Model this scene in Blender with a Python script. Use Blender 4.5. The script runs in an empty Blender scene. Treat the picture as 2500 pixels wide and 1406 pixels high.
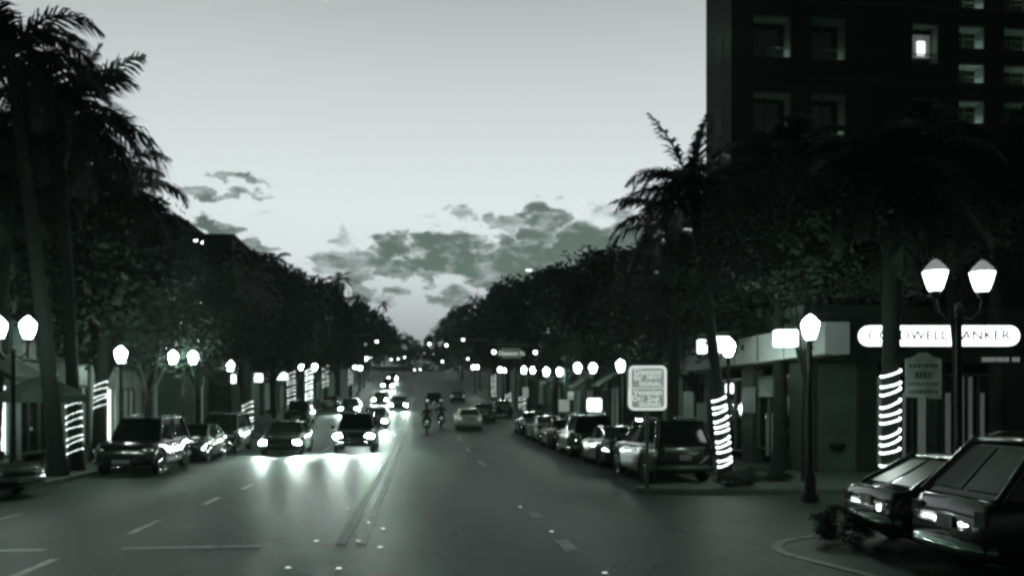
import bpy, bmesh, math, random
from mathutils import Vector, Matrix
random.seed(7)
PI = math.pi
S = bpy.context.scene
COL = S.collection
F = 2080.0; HY = 985.0; HC = 2.2
PHI = math.atan(225 / F)
CP, SP = math.cos(PHI), math.sin(PHI)
R = math.radians

# ---------------------------------------------------------------- terrain and placing
def gz(y):
    if y < 35: return 0.0
    if y < 60: return .04 * (y - 35) ** 2 / 50
    if y < 128: return .5 + .04 * (y - 60)
    if y < 180: return 3.22 + .1 * (y - 128)
    return 8.42 + .1 * (min(y, 190) - 180) - .02 * (max(y, 190) - 190)

def at(px, D, py=None):
    """street coordinates of the thing seen in column px at D metres; py gives its height"""
    xc = (px - 1250) / F * D
    x = xc * CP + D * SP
    y = -xc * SP + D * CP
    z = gz(y) if py is None else HC + (HY - py) / F * D
    return Vector((x, y, z))

# ---------------------------------------------------------------- materials
MATS = {}
def tint(v):
    k = min(1, max(0, v / .5))
    return (v * (.56 + .32 * k), v, v * (.75 + .2 * k), 1)

def mat(name, v, rough=.6, metal=0, var=.25, scale=6, bump=0, coat=0, spec=.5, emit=0, trans=0, nosample=False, stretch=None):
    if name in MATS: return MATS[name]
    m = bpy.data.materials.new(name); m.use_nodes = True
    nt = m.node_tree; N = nt.nodes; L = nt.links
    b = N['Principled BSDF']
    col = tint(v)
    b.inputs['Roughness'].default_value = rough
    b.inputs['Metallic'].default_value = metal
    b.inputs['Specular IOR Level'].default_value = spec
    b.inputs['Coat Weight'].default_value = coat
    b.inputs['Coat Roughness'].default_value = .05
    b.inputs['Base Color'].default_value = col
    if trans: b.inputs['Transmission Weight'].default_value = trans
    if emit:
        b.inputs['Emission Color'].default_value = (.9, 1, .96, 1) if emit < 5 else (.84, 1, .92, 1)
        b.inputs['Emission Strength'].default_value = emit
        if nosample: m.cycles.emission_sampling = 'NONE'
    if var:
        tc = N.new('ShaderNodeTexCoord'); mp = N.new('ShaderNodeMapping')
        L.new(tc.outputs['Object'], mp.inputs['Vector'])
        if stretch: mp.inputs['Scale'].default_value = stretch
        n1 = N.new('ShaderNodeTexNoise'); n1.inputs['Scale'].default_value = scale; n1.inputs['Detail'].default_value = 6
        L.new(mp.outputs[0], n1.inputs['Vector'])
        rp = N.new('ShaderNodeValToRGB')
        rp.color_ramp.elements[0].position = .3; rp.color_ramp.elements[1].position = .7
        rp.color_ramp.elements[0].color = tuple(c * (1 - var) for c in col[:3]) + (1,)
        rp.color_ramp.elements[1].color = tuple(min(1, c * (1 + var)) for c in col[:3]) + (1,)
        L.new(n1.outputs['Fac'], rp.inputs['Fac']); L.new(rp.outputs[0], b.inputs['Base Color'])
        if bump:
            bp = N.new('ShaderNodeBump'); bp.inputs['Strength'].default_value = bump; bp.inputs['Distance'].default_value = .02
            n2 = N.new('ShaderNodeTexNoise'); n2.inputs['Scale'].default_value = scale * 9; n2.inputs['Detail'].default_value = 4
            L.new(mp.outputs[0], n2.inputs['Vector']); L.new(n2.outputs['Fac'], bp.inputs['Height'])
            L.new(bp.outputs[0], b.inputs['Normal'])
    MATS[name] = m
    return m

def road_material():
    m = mat('asphalt', .05, rough=.42, var=0, spec=.3)
    nt = m.node_tree; N = nt.nodes; L = nt.links; b = N['Principled BSDF']
    tc = N.new('ShaderNodeTexCoord')
    fine = N.new('ShaderNodeTexNoise'); fine.inputs['Scale'].default_value = 17; fine.inputs['Detail'].default_value = 5
    big = N.new('ShaderNodeTexNoise'); big.inputs['Scale'].default_value = .35; big.inputs['Detail'].default_value = 6
    mp = N.new('ShaderNodeMapping'); mp.inputs['Scale'].default_value = (1.6, .22, 1)
    L.new(tc.outputs['Object'], fine.inputs['Vector']); L.new(tc.outputs['Object'], mp.inputs['Vector'])
    L.new(mp.outputs[0], big.inputs['Vector'])
    mx = N.new('ShaderNodeMath'); mx.operation = 'MULTIPLY_ADD'; mx.inputs[1].default_value = 1.0
    L.new(fine.outputs['Fac'], mx.inputs[0]); L.new(big.outputs['Fac'], mx.inputs[2])
    rp = N.new('ShaderNodeValToRGB'); e = rp.color_ramp.elements
    e[0].position = .78; e[0].color = tint(.016); e[1].position = 1.0; e[1].color = tint(.062)
    L.new(mx.outputs[0], rp.inputs[0])
    # hairline cracks and tar seams
    vo = N.new('ShaderNodeTexVoronoi'); vo.feature = 'DISTANCE_TO_EDGE'; vo.inputs['Scale'].default_value = .22
    wn = N.new('ShaderNodeTexNoise'); wn.inputs['Scale'].default_value = 1.3
    L.new(tc.outputs['Object'], wn.inputs['Vector'])
    ad = N.new('ShaderNodeVectorMath'); ad.operation = 'MULTIPLY_ADD'; ad.inputs[1].default_value = (1.6, 1.6, 0)
    L.new(wn.outputs['Color'], ad.inputs[0]); L.new(tc.outputs['Object'], ad.inputs[2]); L.new(ad.outputs[0], vo.inputs['Vector'])
    cr = N.new('ShaderNodeValToRGB'); cr.color_ramp.elements[0].position = .004; cr.color_ramp.elements[1].position = .014
    cr.color_ramp.elements[0].color = (.35, .35, .35, 1)
    L.new(vo.outputs['Distance'], cr.inputs[0])
    mm = N.new('ShaderNodeMix'); mm.data_type = 'RGBA'; mm.blend_type = 'MULTIPLY'; mm.inputs[0].default_value = 1
    L.new(rp.outputs[0], mm.inputs[6]); L.new(cr.outputs[0], mm.inputs[7]); L.new(mm.outputs[2], b.inputs['Base Color'])
    b.inputs['Specular Tint'].default_value = (.72, 1, .84, 1)
    rr = N.new('ShaderNodeMapRange'); rr.inputs[3].default_value = .42; rr.inputs[4].default_value = .66
    L.new(big.outputs['Fac'], rr.inputs[0]); L.new(rr.outputs[0], b.inputs['Roughness'])
    bp = N.new('ShaderNodeBump'); bp.inputs['Strength'].default_value = .12; bp.inputs['Distance'].default_value = .01
    L.new(fine.outputs['Fac'], bp.inputs['Height']); L.new(bp.outputs[0], b.inputs['Normal'])
    return m

M_road = road_material()
M_paint = mat('worn_road_paint', .7, rough=.6, var=.5, scale=5)
M_paint2 = mat('faded_road_paint', .45, rough=.45, var=.7, scale=3)
M_walk = mat('concrete_walk', .1, rough=.75, scale=2, bump=.2)
M_kerb = mat('concrete_kerb', .26, rough=.7, scale=3, bump=.2)
M_soil = mat('earth', .03, rough=.95)
M_leaf = mat('leaf', .04, rough=.65, var=.45, scale=1.4, spec=.25)
M_leaf2 = mat('dark_leaf', .02, rough=.65, var=.4, scale=1.2, spec=.25)
M_palm = mat('palm_frond', .03, rough=.5, var=.4, scale=2, spec=.35)
M_bark = mat('bark', .022, rough=.9, scale=4, bump=.6)
M_pbark = mat('palm_bark', .02, rough=.9, scale=5, bump=.5, stretch=(1, 1, 6))
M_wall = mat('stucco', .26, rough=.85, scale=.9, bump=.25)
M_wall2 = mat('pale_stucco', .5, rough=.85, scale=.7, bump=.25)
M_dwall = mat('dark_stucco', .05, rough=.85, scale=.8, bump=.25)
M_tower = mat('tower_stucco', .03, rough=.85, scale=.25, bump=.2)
M_tower2 = mat('tower_trim', .05, rough=.8, scale=.3)
M_log = mat('loggia_plaster', .22, rough=.85, scale=.5)
M_roof = mat('roof_tile', .035, rough=.8, scale=2, bump=.6, stretch=(1, 6, 1))
M_glass = mat('dark_glass', .012, rough=.06, var=0, spec=.8)
M_frame = mat('window_frame', .12, rough=.5)
M_metal = mat('black_iron', .004, rough=.6, metal=0, var=0)
M_grey = mat('grey_metal', .18, rough=.4, metal=.7, var=.1)
M_white = mat('white_enamel', .6, rough=.5, var=.08)
M_black = mat('black_rubber', .012, rough=.8, var=0)
M_awn = mat('awning_cloth', .09, rough=.9, scale=1.5)
M_curt = mat('curtain', .35, rough=.9, var=.3, scale=6, stretch=(1, 1, .1))
M_lamp = mat('lamp_glass_lit', .8, emit=60, var=0)
M_lampfar = mat('lamp_glass_lit_far', .8, emit=60, var=0)
M_bulb = mat('fairy_bulb_lit', .8, emit=7, var=0, nosample=True)
M_bulb2 = mat('fairy_bulb_dim', .8, emit=2.2, var=0, nosample=True)
M_sign = mat('sign_face_lit', .8, emit=3.2, var=.1, scale=1.5)
M_signb = mat('sign_face_grey_lit', .3, emit=.2, var=.15)
M_signd = mat('sign_face_green_lit', .1, emit=.07, var=.15)
M_letters = mat('letter_dark', .05, rough=.5, var=0)
M_lettersw = mat('letter_lit', .8, emit=.75, var=0)
M_shopwin = mat('lit_shop_window', .6, emit=2.0, var=.3, scale=2)
M_dimwin = mat('dim_shop_window', .3, emit=.05, var=.5, scale=1.6, stretch=(3, 3, .3))
M_head = mat('headlight_lit', .8, emit=2500, var=0, nosample=True)
M_headoff = mat('headlight_clear', .3, rough=.08, metal=.6, var=0, coat=1)
M_tailon = mat('tail_light_lit', .3, emit=.35, var=0)
M_tail = mat('tail_light_dark', .05, rough=.15, coat=1, var=0)
M_plate = mat('plate', .4, rough=.5, var=.15)
M_pblack = mat('black_paint', .012, rough=.22, coat=1, var=0, spec=.6)
M_pdark = mat('dark_paint', .03, rough=.25, coat=1, metal=.4, var=0)
M_psilver = mat('silver_paint', .28, rough=.28, coat=1, metal=.6, var=0)
M_pwhite = mat('white_paint', .6, rough=.3, coat=1, var=0)
M_tyre = mat('tyre', .015, rough=.85, var=0)
M_rim = mat('alloy_rim', .3, rough=.25, metal=.9, var=0)
M_chrome = mat('chrome', .25, rough=.15, metal=1, var=0)
M_stud = mat('road_stud', .6, rough=.2, var=0, emit=.6, nosample=True)  # emission stands in for the glint the studs reflect back
M_red = mat('signal_lit', .6, emit=14, var=0)
M_redd = mat('signal_lit_dim', .4, emit=.5, var=0)
M_skin = mat('skin', .2, rough=.6, var=0)
M_cloth = mat('dark_cloth', .02, rough=.9, var=.2)
M_cloth2 = mat('grey_cloth', .05, rough=.9, var=.2)

# ---------------------------------------------------------------- mesh builder
class MB:
    def __init__(s): s.v = []; s.f = []; s.sm = []
    def add(s, vs, fs, smooth=False):
        o = len(s.v); s.v += [tuple(v) for v in vs]
        for f in fs: s.f.append([i + o for i in f]); s.sm.append(smooth)
        return s
    def box(s, c, d, rz=0, taper=1.0):
        x, y, z = d[0] / 2, d[1] / 2, d[2] / 2
        P = []
        for dz, t in ((-z, 1), (z, taper)):
            for a, b in ((-x, -y), (x, -y), (x, y), (-x, y)):
                a *= t; b *= t
                P.append((c[0] + a * math.cos(rz) - b * math.sin(rz), c[1] + a * math.sin(rz) + b * math.cos(rz), c[2] + dz))
        return s.add(P, [[3, 2, 1, 0], [4, 5, 6, 7], [0, 1, 5, 4], [1, 2, 6, 5], [2, 3, 7, 6], [3, 0, 4, 7]])
    def bx(s, x0, x1, y0, y1, z0, z1):
        return s.box(((x0 + x1) / 2, (y0 + y1) / 2, (z0 + z1) / 2), (abs(x1 - x0), abs(y1 - y0), abs(z1 - z0)))
    def tube(s, pts, rad, n=8, cap=True):
        pts = [Vector(p) for p in pts]
        if not hasattr(rad, '__len__'): rad = [rad] * len(pts)
        rings = []; up = None
        for i, p in enumerate(pts):
            d = (pts[min(i + 1, len(pts) - 1)] - pts[max(i - 1, 0)]).normalized()
            if up is None:
                up = Vector((0, 0, 1)) if abs(d.z) < .9 else Vector((1, 0, 0))
            a = d.cross(up).normalized(); b = a.cross(d).normalized(); up = b
            rings.append([p + (a * math.cos(2 * PI * k / n) + b * math.sin(2 * PI * k / n)) * rad[i] for k in range(n)])
        vs = [v for r in rings for v in r]; fs = []
        for i in range(len(rings) - 1):
            for k in range(n):
                k2 = (k + 1) % n
                fs.append([i * n + k, i * n + k2, (i + 1) * n + k2, (i + 1) * n + k])
        s.add(vs, fs, True)
        if cap: s.add(rings[0], [list(range(n))[::-1]]); s.add(rings[-1], [list(range(n))])
        return s
    def lathe(s, prof, c=(0, 0, 0), n=16, axis='z', smooth=True):
        vs = []
        for r, h in prof:
            for k in range(n):
                a = 2 * PI * k / n; u, v = r * math.cos(a), r * math.sin(a)
                p = (u, v, h) if axis == 'z' else ((h, u, v) if axis == 'x' else (v, h, u))
                vs.append((p[0] + c[0], p[1] + c[1], p[2] + c[2]))
        fs = []
        for i in range(len(prof) - 1):
            for k in range(n):
                k2 = (k + 1) % n
                fs.append([i * n + k, i * n + k2, (i + 1) * n + k2, (i + 1) * n + k])
        return s.add(vs, fs, smooth)
    def prism(s, poly, z0, z1, hf=None):
        n = len(poly); h = hf or (lambda x, y: 0)
        vs = [(x, y, z0 + h(x, y)) for x, y in poly] + [(x, y, z1 + h(x, y)) for x, y in poly]
        fs = [list(range(n))[::-1], list(range(n, 2 * n))] + [[i, (i + 1) % n, (i + 1) % n + n, i + n] for i in range(n)]
        return s.add(vs, fs)
    def xform(s, M):
        s.v = [tuple(M @ Vector(v)) for v in s.v]; return s
    def build(s, name, m, parent=None, loc=None):
        me = bpy.data.meshes.new(name); me.from_pydata(s.v, [], s.f)
        me.materials.append(m)
        me.polygons.foreach_set('use_smooth', s.sm); me.update()
        bm = bmesh.new(); bm.from_mesh(me); bmesh.ops.recalc_face_normals(bm, faces=bm.faces) if len(s.f) < 6000 else None
        bm.to_mesh(me); bm.free()
        o = bpy.data.objects.new(name, me); COL.objects.link(o)
        if parent: o.parent = parent
        if loc is not None: o.location = loc
        return o

def tag(o, label, cat, group=None, kind=None):
    o['label'] = label; o['category'] = cat
    if group: o['group'] = group
    if kind: o['kind'] = kind
    return o
def thing(name, label, cat, loc, rz=0, group=None):
    o = bpy.data.objects.new(name, None); COL.objects.link(o)
    o.location = loc; o.rotation_euler = (0, 0, rz); o.empty_display_size = .2
    return tag(o, label, cat, group)
def struct(name, mb, m, label=None):
    o = mb.build(name, m); o['kind'] = 'structure'
    if label: o['label'] = label
    return o
def copy_tree(o, label=None, loc=None, rz=None, sc=None):
    def rec(a, par):
        c = a.copy(); COL.objects.link(c)
        if par: c.parent = par
        for ch in kids[a.name] if a.name in kids else []: rec(ch, c)
        return c
    kids = {}
    for x in bpy.data.objects:
        if x.parent: kids.setdefault(x.parent.name, []).append(x)
    c = rec(o, None)
    if label: c['label'] = label
    if loc is not None: c.location = loc
    if rz is not None: c.rotation_euler = (0, 0, rz)
    if sc is not None: c.scale = sc
    return c
def text(body, size, m, parent, loc, rot=(PI / 2, 0, 0), depth=.004, name='lettering', sx=1.0, bold=0.0):
    cu = bpy.data.curves.new('t', 'FONT'); cu.body = body; cu.size = size; cu.extrude = depth; cu.offset = bold
    cu.align_x = 'CENTER'; cu.align_y = 'CENTER'; cu.space_character = 1.05
    t = bpy.data.objects.new('t', cu); COL.objects.link(t)
    bpy.context.view_layer.update()
    me = bpy.data.meshes.new_from_object(t.evaluated_get(bpy.context.evaluated_depsgraph_get()))
    bpy.data.objects.remove(t); bpy.data.curves.remove(cu)
    me.materials.clear(); me.materials.append(m)
    o = bpy.data.objects.new(name, me); COL.objects.link(o)
    o.location = loc; o.rotation_euler = rot; o.scale = (sx, 1, 1)
    if parent: o.parent = parent
    return o

# ---------------------------------------------------------------- ground, road, pavements
YS = [-40, 0, 10, 20, 24, 30, 35] + list(range(38, 64, 3)) + [70, 90, 110, 128] + [140, 160, 180, 190, 230, 300, 420, 900]
def strip(mb, x0, x1, dz, ys, dz2=None):
    vs = []; fs = []
    for i, y in enumerate(ys):
        vs += [(x0, y, gz(y) + dz), (x1, y, gz(y) + (dz if dz2 is None else dz2))]
        if i: fs.append([2 * i - 2, 2 * i - 1, 2 * i + 1, 2 * i])
    return mb.add(vs, fs)
g = MB(); strip(g, -500, 500, -.06, YS); struct('ground', g, M_soil)
g = MB(); strip(g, -60, 60, 0, [y for y in YS if y <= 24]); strip(g, -10.2, 9.7, 0, [y for y in YS if y >= 24 and y < 400])
struct('road', g, M_road)
YR = [y for y in YS if 24 <= y <= 300]
YL = [17.5, 20, 24] + YR[1:]
def walk(x0, x1, ys):
    g = MB(); n = len(ys); vs = []
    for y in ys: vs += [(x0, y, gz(y) - .05), (x0, y, gz(y) + .13), (x1, y, gz(y) + .13), (x1, y, gz(y) - .05)]
    fs = [[0, 1, 2, 3], [4 * n - 4, 4 * n - 3, 4 * n - 2, 4 * n - 1]]
    for i in range(n - 1):
        for k in range(3): fs.append([4 * i + k, 4 * i + k + 1, 4 * i + 5 + k, 4 * i + 4 + k])
    return g.add(vs, fs)
struct('pavement', walk(-10.05, -40, YL), M_walk)
struct('pavement', walk(9.15, 40, YR), M_walk)
struct('kerb', walk(-9.9, -10.047, YL), M_kerb)
struct('kerb', walk(9.0, 9.147, YR), M_kerb)
bulb = [(60, 19.9), (8.2, 19.9), (6.5, 20.0), (5.7, 20.25), (5.35, 20.7), (5.5, 21.15), (6.3, 21.5), (7.8, 21.8), (9.0, 22.3), (9.0, 24), (60, 24)]
def outset(p, d):
    c = Vector((12, 22)); out = []
    for x, y in p:
        if x >= 60: out.append((x, y)); continue
        v = (Vector((x, y)) - c).normalized() * d; out.append((x - v.x, y - v.y))
    return out
struct('kerb', MB().prism(bulb, -.05, .126), M_kerb)
struct('pavement', MB().prism(outset(bulb, .16)[:9] + [(9.15, 23.997), (60, 23.997)], -.04, .134), M_walk)
# near-right parking bay with its low kerb
def ribbon(mb, pts, w, z0, z1):
    n = len(pts); L_, R_ = [], []
    for i, p in enumerate(pts):
        d = (Vector(pts[min(i + 1, n - 1)]) - Vector(pts[max(i - 1, 0)])).normalized(); q = Vector((-d.y, d.x)) * w / 2
        L_.append((p[0] + q.x, p[1] + q.y)); R_.append((p[0] - q.x, p[1] - q.y))
    return mb.prism(L_ + R_[::-1], z0, z1)
kp = [at(px, HC * F / (py - HY)).xy for px, py in ((2700, 1268), (2400, 1280), (2200, 1291), (2080, 1300), (1990, 1309), (1930, 1318), (1900, 1329), (1899, 1341), (1925, 1354), (1990, 1371), (2060, 1389), (2150, 1412), (2350, 1470), (2700, 1580))]
sm = []
for i in range(len(kp) - 1):
    p0, p1, p2, p3 = kp[max(i - 1, 0)], kp[i], kp[i + 1], kp[min(i + 2, len(kp) - 1)]
    for k in range(4):
        t = k / 4; sm.append(tuple(.5 * ((2 * p1) + (-p0 + p2) * t + (2 * p0 - 5 * p1 + 4 * p2 - p3) * t * t + (-p0 + 3 * p1 - 3 * p2 + p3) * t ** 3)))
sm.append(tuple(kp[-1]))
g = MB(); n = len(sm)
for i in range(n - 1):
    a, b = sm[i], sm[i + 1]
ribbon(g, sm, .15, -.02, .014); struct('road_marking', g, mat('pale_edge_line', .2, rough=.5, var=.5, scale=4), 'thin pale curved edge line round the near right bay')

# painted markings
def mark(mb, x0, x1, y0, y1, step=3, dz=.006):
    ys = [y0]; 
    while ys[-1] + step < y1: ys.append(ys[-1] + step)
    ys.append(y1); return strip(mb, x0, x1, dz, ys)
g = MB(); mark(g, -1.31, -1.15, 13.5, 125); mark(g, -.99, -.83, 13.5, 125)
o = struct('road_marking', g, M_paint, 'double centre line down the road')
g = MB()
for y in (12.5, 16.3): mark(g, 2.16, 2.38, y, y + 1.1 if y < 13 else y + .7)
for y in range(30, 120, 9): mark(g, 2.2, 2.34, y, y + 3)
struct('road_marking', g, M_paint, 'lane dashes right of the centre line')
g = MB()
for x, y, l in ((-5.2, 11.2, 1.5), (-4.95, 15.0, 1.7), (-4.75, 19.2, 1.4), (-4.6, 22.5, 1.4), (-4.5, 30, 2.5), (-4.5, 40, 3), (-8.0, 16.0, 2.0)):
    mark(g, x, x + .13, y, y + l)
struct('road_marking', g, M_paint2, 'faded lane dashes in the left lanes')
g = MB(); mark(g, -4.5, -2.45, 13.4, 13.62); mark(g, -9.5, -5.6, 13.4, 13.6)
struct('road_marking', g, M_paint2, 'worn stop bar across the left lanes')
studs = [(703, 1385), (827, 1387), (772, 1320), (875, 1320), (848, 1241), (900, 1276), (1270, 1237), (1347, 1297), (1477, 1398), (935, 1290), (928, 1335)]
slab = ['second left stud of the nearest row of four along the double line', 'nearest road stud right of the double line', 'road stud left of the double line in the middle row', 'road stud right of the double line in the middle row',
        'farthest road stud just left of the double line', 'farthest road stud just right of the double line', 'farthest road stud of the right lane line', 'middle road stud of the right lane line, between two dashes', 'nearest road stud of the right lane line at the bottom edge', 'dim road stud furthest right beside the double line', 'dim road stud beside the middle row right of the double line']
slab[0] = 'nearest road stud left of the double line'
for (px, py), lb in zip(studs, slab):
    p = at(px, HC * F / (py - HY)); b = MB(); b.box((0, 0, .008), (.075, .07, .014), 0, .7)
    o = b.build('road_stud', M_stud, None, p); tag(o, lb, 'road stud', 'reflective road studs')

# ---------------------------------------------------------------- foliage
def crown_mesh(seed, n_leaf=6500, n_clump=150, size=.062, flat=.0):
    rnd = random.Random(seed); mb = MB(); vs = []; fs = []
    cl = []
    for i in range(n_clump):
        while True:
            p = Vector((rnd.uniform(-1, 1), rnd.uniform(-1, 1), rnd.uniform(-1, 1)))
            if p.length < 1: break
        r = p.length ** .45; p = p.normalized() * r * .86
        cl.append((p, rnd.uniform(.12, .24)))
    for i in range(n_leaf):
        c, cr = cl[i % n_clump]
        d = Vector((rnd.gauss(0, 1), rnd.gauss(0, 1), rnd.gauss(0, .8))).normalized() * (cr * rnd.random() ** .4)
        p = c + d
        a = Vector((rnd.gauss(0, 1), rnd.gauss(0, 1), rnd.gauss(0, 1))).normalized()
        b = a.orthogonal().normalized(); s_ = size * rnd.uniform(.6, 1.3)
        k = len(vs)
        vs += [p - a * s_, p + b * s_ * .45, p + a * s_, p - b * s_ * .45]; fs.append([k, k + 1, k + 2, k + 3])
    mb.add(vs, fs); me = bpy.data.meshes.new('crown'); me.from_pydata([tuple(v) for v in vs], [], fs); me.update()
    return me
CROWNS = [crown_mesh(s, 5500, 120 + 25 * s, .058) for s in range(3)]
CROWNS_BIG = [crown_mesh(9 + s, 15000, 260, .036) for s in range(2)]
TRUNKS = []
for s in range(3):
    rnd = random.Random(50 + s); b = MB()
    b.tube([(0, 0, 0), (.05, .02, .25), (.02, -.03, .55)], [.085, .06, .05], 8)
    for k in range(7):
        a = k * 2.4 + s; r = rnd.uniform(.35, .6); z = rnd.uniform(.8, 1.3)
        b.tube([(.02, -.03, .5), (r * .5 * math.cos(a), r * .5 * math.sin(a), z * .75), (r * math.cos(a), r * math.sin(a), z)], [.045, .028, .012], 6)
    me = bpy.data.meshes.new('trunk'); me.from_pydata(b.v, [], b.f); me.materials.append(M_bark)
    me.polygons.foreach_set('use_smooth', b.sm); TRUNKS.append(me)
for me in CROWNS + CROWNS_BIG: me.materials.append(M_leaf)
TI = [0]
def tree(px, ytop, D, rad, label, group, bot=3.5, big=False, ts=2.0):
    p = at(px, D); zt = at(px, D, ytop).z - p.z
    i = TI[0]; TI[0] += 1
    t = thing('street_tree', label, 'tree', p, i * 1.7, group)
    c = bpy.data.objects.new('crown', (CROWNS_BIG if big else CROWNS)[i % (2 if big else 3)]); COL.objects.link(c); c.parent = t
    h = zt - bot; c.location = (0, 0, bot + h / 2); c.scale = (rad, rad, h / 2 * 1.03)
    k = bpy.data.objects.new('trunk', TRUNKS[i % 3]); COL.objects.link(k); k.parent = t
    k.scale = (ts, ts, (bot + h * .3) / 1.0)
    return t
RT = 'broadleaf trees along the right kerb'; LT = 'broadleaf trees along the left kerb'
tl = [
 (1075, 800, 225, 5, 'far small tree at the end of the street, right of the sky gap', RT),
 (1120, 752, 175, 5, 'far dark tree with a rising tip beside the sky gap', RT),
 (1172, 722, 140, 5.5, 'dark tree stepping down to the sky gap on the right side', RT),
 (1228, 690, 112, 5.5, 'dark rounded tree third from the sky gap on the right side', RT),
 (1290, 664, 90, 5.5, 'dark tree below the bright dot in the clouds', RT),
 (1360, 645, 72, 5, 'dark tree below the biggest cloud on the right', RT),
 (1455, 598, 56, 5, 'tall rounded dark tree left of the right palms', RT),
 (1570, 585, 44, 4.6, 'dark tree under the low drooping palm frond on the right', RT),
 (1700, 560, 36, 4.4, 'dark tree behind the palm in front of the tower corner', RT),
 (1840, 530, 31, 4.0, 'dark tree above the lit shop fascia', RT),
 (2010, 560, 30, 4.4, 'dark tree in front of the tower above the pill shaped sign', RT),
 (2260, 520, 31, 4.6, 'dark tree high behind the twin street lamp at right', RT),
 (985, 812, 215, 5.5, 'far tree at the end of the street, left of the sky gap', LT),
 (930, 795, 185, 5, 'far tree behind the thin mast on the left', LT),
 (878, 738, 135, 6, 'dark tree stepping down to the sky gap on the left side', LT),
 (818, 700, 108, 6, 'dark rounded tree third from the sky gap on the left side', LT),
 (745, 662, 86, 5.5, 'dark tree with a ragged top left of the clouds', LT),
 (670, 640, 68, 5, 'dark tree right of the hip roofed block', LT),
 (590, 600, 55, 4.8, 'dark tree at the right end of the hip roofed block', LT),
 (480, 612, 44, 4.6, 'dark tree in front of the hip roofed block', LT),
 (360, 560, 37, 4.2, 'dark tree right of the left palms', LT),
 (250, 440, 33, 4.4, 'dark tree below the tall left palm', LT),
 (75, 350, 31, 5.0, 'dark tree at the left edge behind the palms', LT),
]
for px, yt, D, r, lb, gp in tl: tree(px, yt, D, r, lb, gp, big=D < 75)
for px, yt, D, r, bt, lb in ((1962, 400, 22.6, 3.0, 4.8, 'dark tree hanging over the lit fascia'), (2176, 350, 23.2, 2.8, 5.1, 'dark tree hanging over the left end of the pill shaped sign'),
                             (2330, 330, 22.8, 3.0, 6.0, 'dark tree high above the twin lamp in front of the balcony'), (2560, 250, 22.8, 3.0, 5.6, 'dark tree at the right edge of the view')):
    tree(px, yt, D, r, lb, 'dark trees at the right corner', bot=bt, big=True, ts=.8)
# a far bank of trees closing the street
g = MB()
far = bpy.data.objects.new('treeline', CROWNS_BIG[0]); COL.objects.link(far); far.location = (8, 330, 9); far.scale = (110, 12, 9.5)
far['kind'] = 'stuff'; far['label'] = 'far wood closing the end of the street'; far['category'] = 'trees'
far.location.z = at(1040, 330, 850).z - 9

def frond(mb, o, az, el, L_, droop, rnd, twist=0, nl=46, wl=.75):
    p = Vector(o); pts = [p.copy()]; n = 12; e = el
    for i in range(n):
        d = Vector((math.cos(e) * math.cos(az), math.cos(e) * math.sin(az), math.sin(e)))
        p = p + d * L_ / n; pts.append(p.copy()); e -= droop / n * (1 + .9 * i / n)
    mb.tube(pts, [.035 * (1 - i / (n + 2)) + .005 for i in range(n + 1)], 4, False)
    vs = []; fs = []
    for i in range(nl):
        t = .12 + .88 * i / (nl - 1); q = t * n; k = min(int(q), n - 1); c = pts[k].lerp(pts[k + 1], q - k)
        dr = (pts[k + 1] - pts[k]).normalized(); side = dr.cross(Vector((0, 0, 1)))
        side = side.normalized() if side.length > .05 else Vector((-math.sin(az), math.cos(az), 0))
        upv = side.cross(dr)
        ll = wl * (math.sin(PI * min(1, .12 + t * .86)) ** .7) * rnd.uniform(.85, 1.1) * L_ / 3.4
        for sgn in (1, -1):
            d1 = (side * sgn * .8 + dr * .65 + upv * rnd.uniform(-.1, .35) + Vector((0, 0, -.25))).normalized()
            m_ = c + d1 * ll * .55; d2 = (d1 + Vector((0, 0, -rnd.uniform(.25, .8)))).normalized(); tip = m_ + d2 * ll * .5
            w = dr * .036 * L_ / 3.4 * 1.1
            j = len(vs); vs += [c - w, c + w, m_ + w, m_ - w, tip]
            fs += [[j, j + 1, j + 2, j + 3], [j + 3, j + 2, j + 4]]
    mb.add(vs, fs)
def palm(pb, pc, label, L_=3.3, n=24, seed=1, tr=(.24, .16), wl=.8, extra=(), nuts=True, group='coconut palms lining the street'):
    """pb ground point, pc crown point"""
    rnd = random.Random(seed); t = thing('palm_tree', label, 'palm tree', pb, 0, group)
    d = pc - pb; b = MB(); pts = []; rad = []
    K = 40
    for i in range(K + 1):
        u = i / K
        pts.append((d.x * u ** 1.25, d.y * u ** 1.25, d.z * u)); r_ = tr[0] + (tr[1] - tr[0]) * min(1, u * 1.3)
        rad.append(r_ * (1.5 - .5 * min(1, u * 14)) * (1.05 if i % 2 else .98))
    b.tube(pts, rad, 12); b.build('trunk', M_pbark, t)
    c = MB(); o = (d.x, d.y, d.z)
    for i in range(n):
        u = i / n; az = i * 2.39996 + rnd.uniform(-.2, .2); el = 1.25 - 1.75 * u + rnd.uniform(-.12, .12)
        frond(c, o, az, el, L_ * rnd.uniform(.85, 1.08), 1.0 + .7 * rnd.random(), rnd, wl=wl)
    for az, el, ln, dr in extra: frond(c, o, az, el, ln, dr, rnd, wl=wl, nl=44)
    c.build('crown', M_palm, t)
    if nuts:
        b = MB()
        for k in range(9):
            a = k * .9; b.lathe([(.001, -.13), (.09, -.07), (.11, .02), (.07, .1), (.001, .13)], (o[0] + .3 * math.cos(a), o[1] + .3 * math.sin(a), o[2] - .3 - .09 * (k % 3)), 8)
        b.build('coconuts', M_bark, t)
    return t
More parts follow.
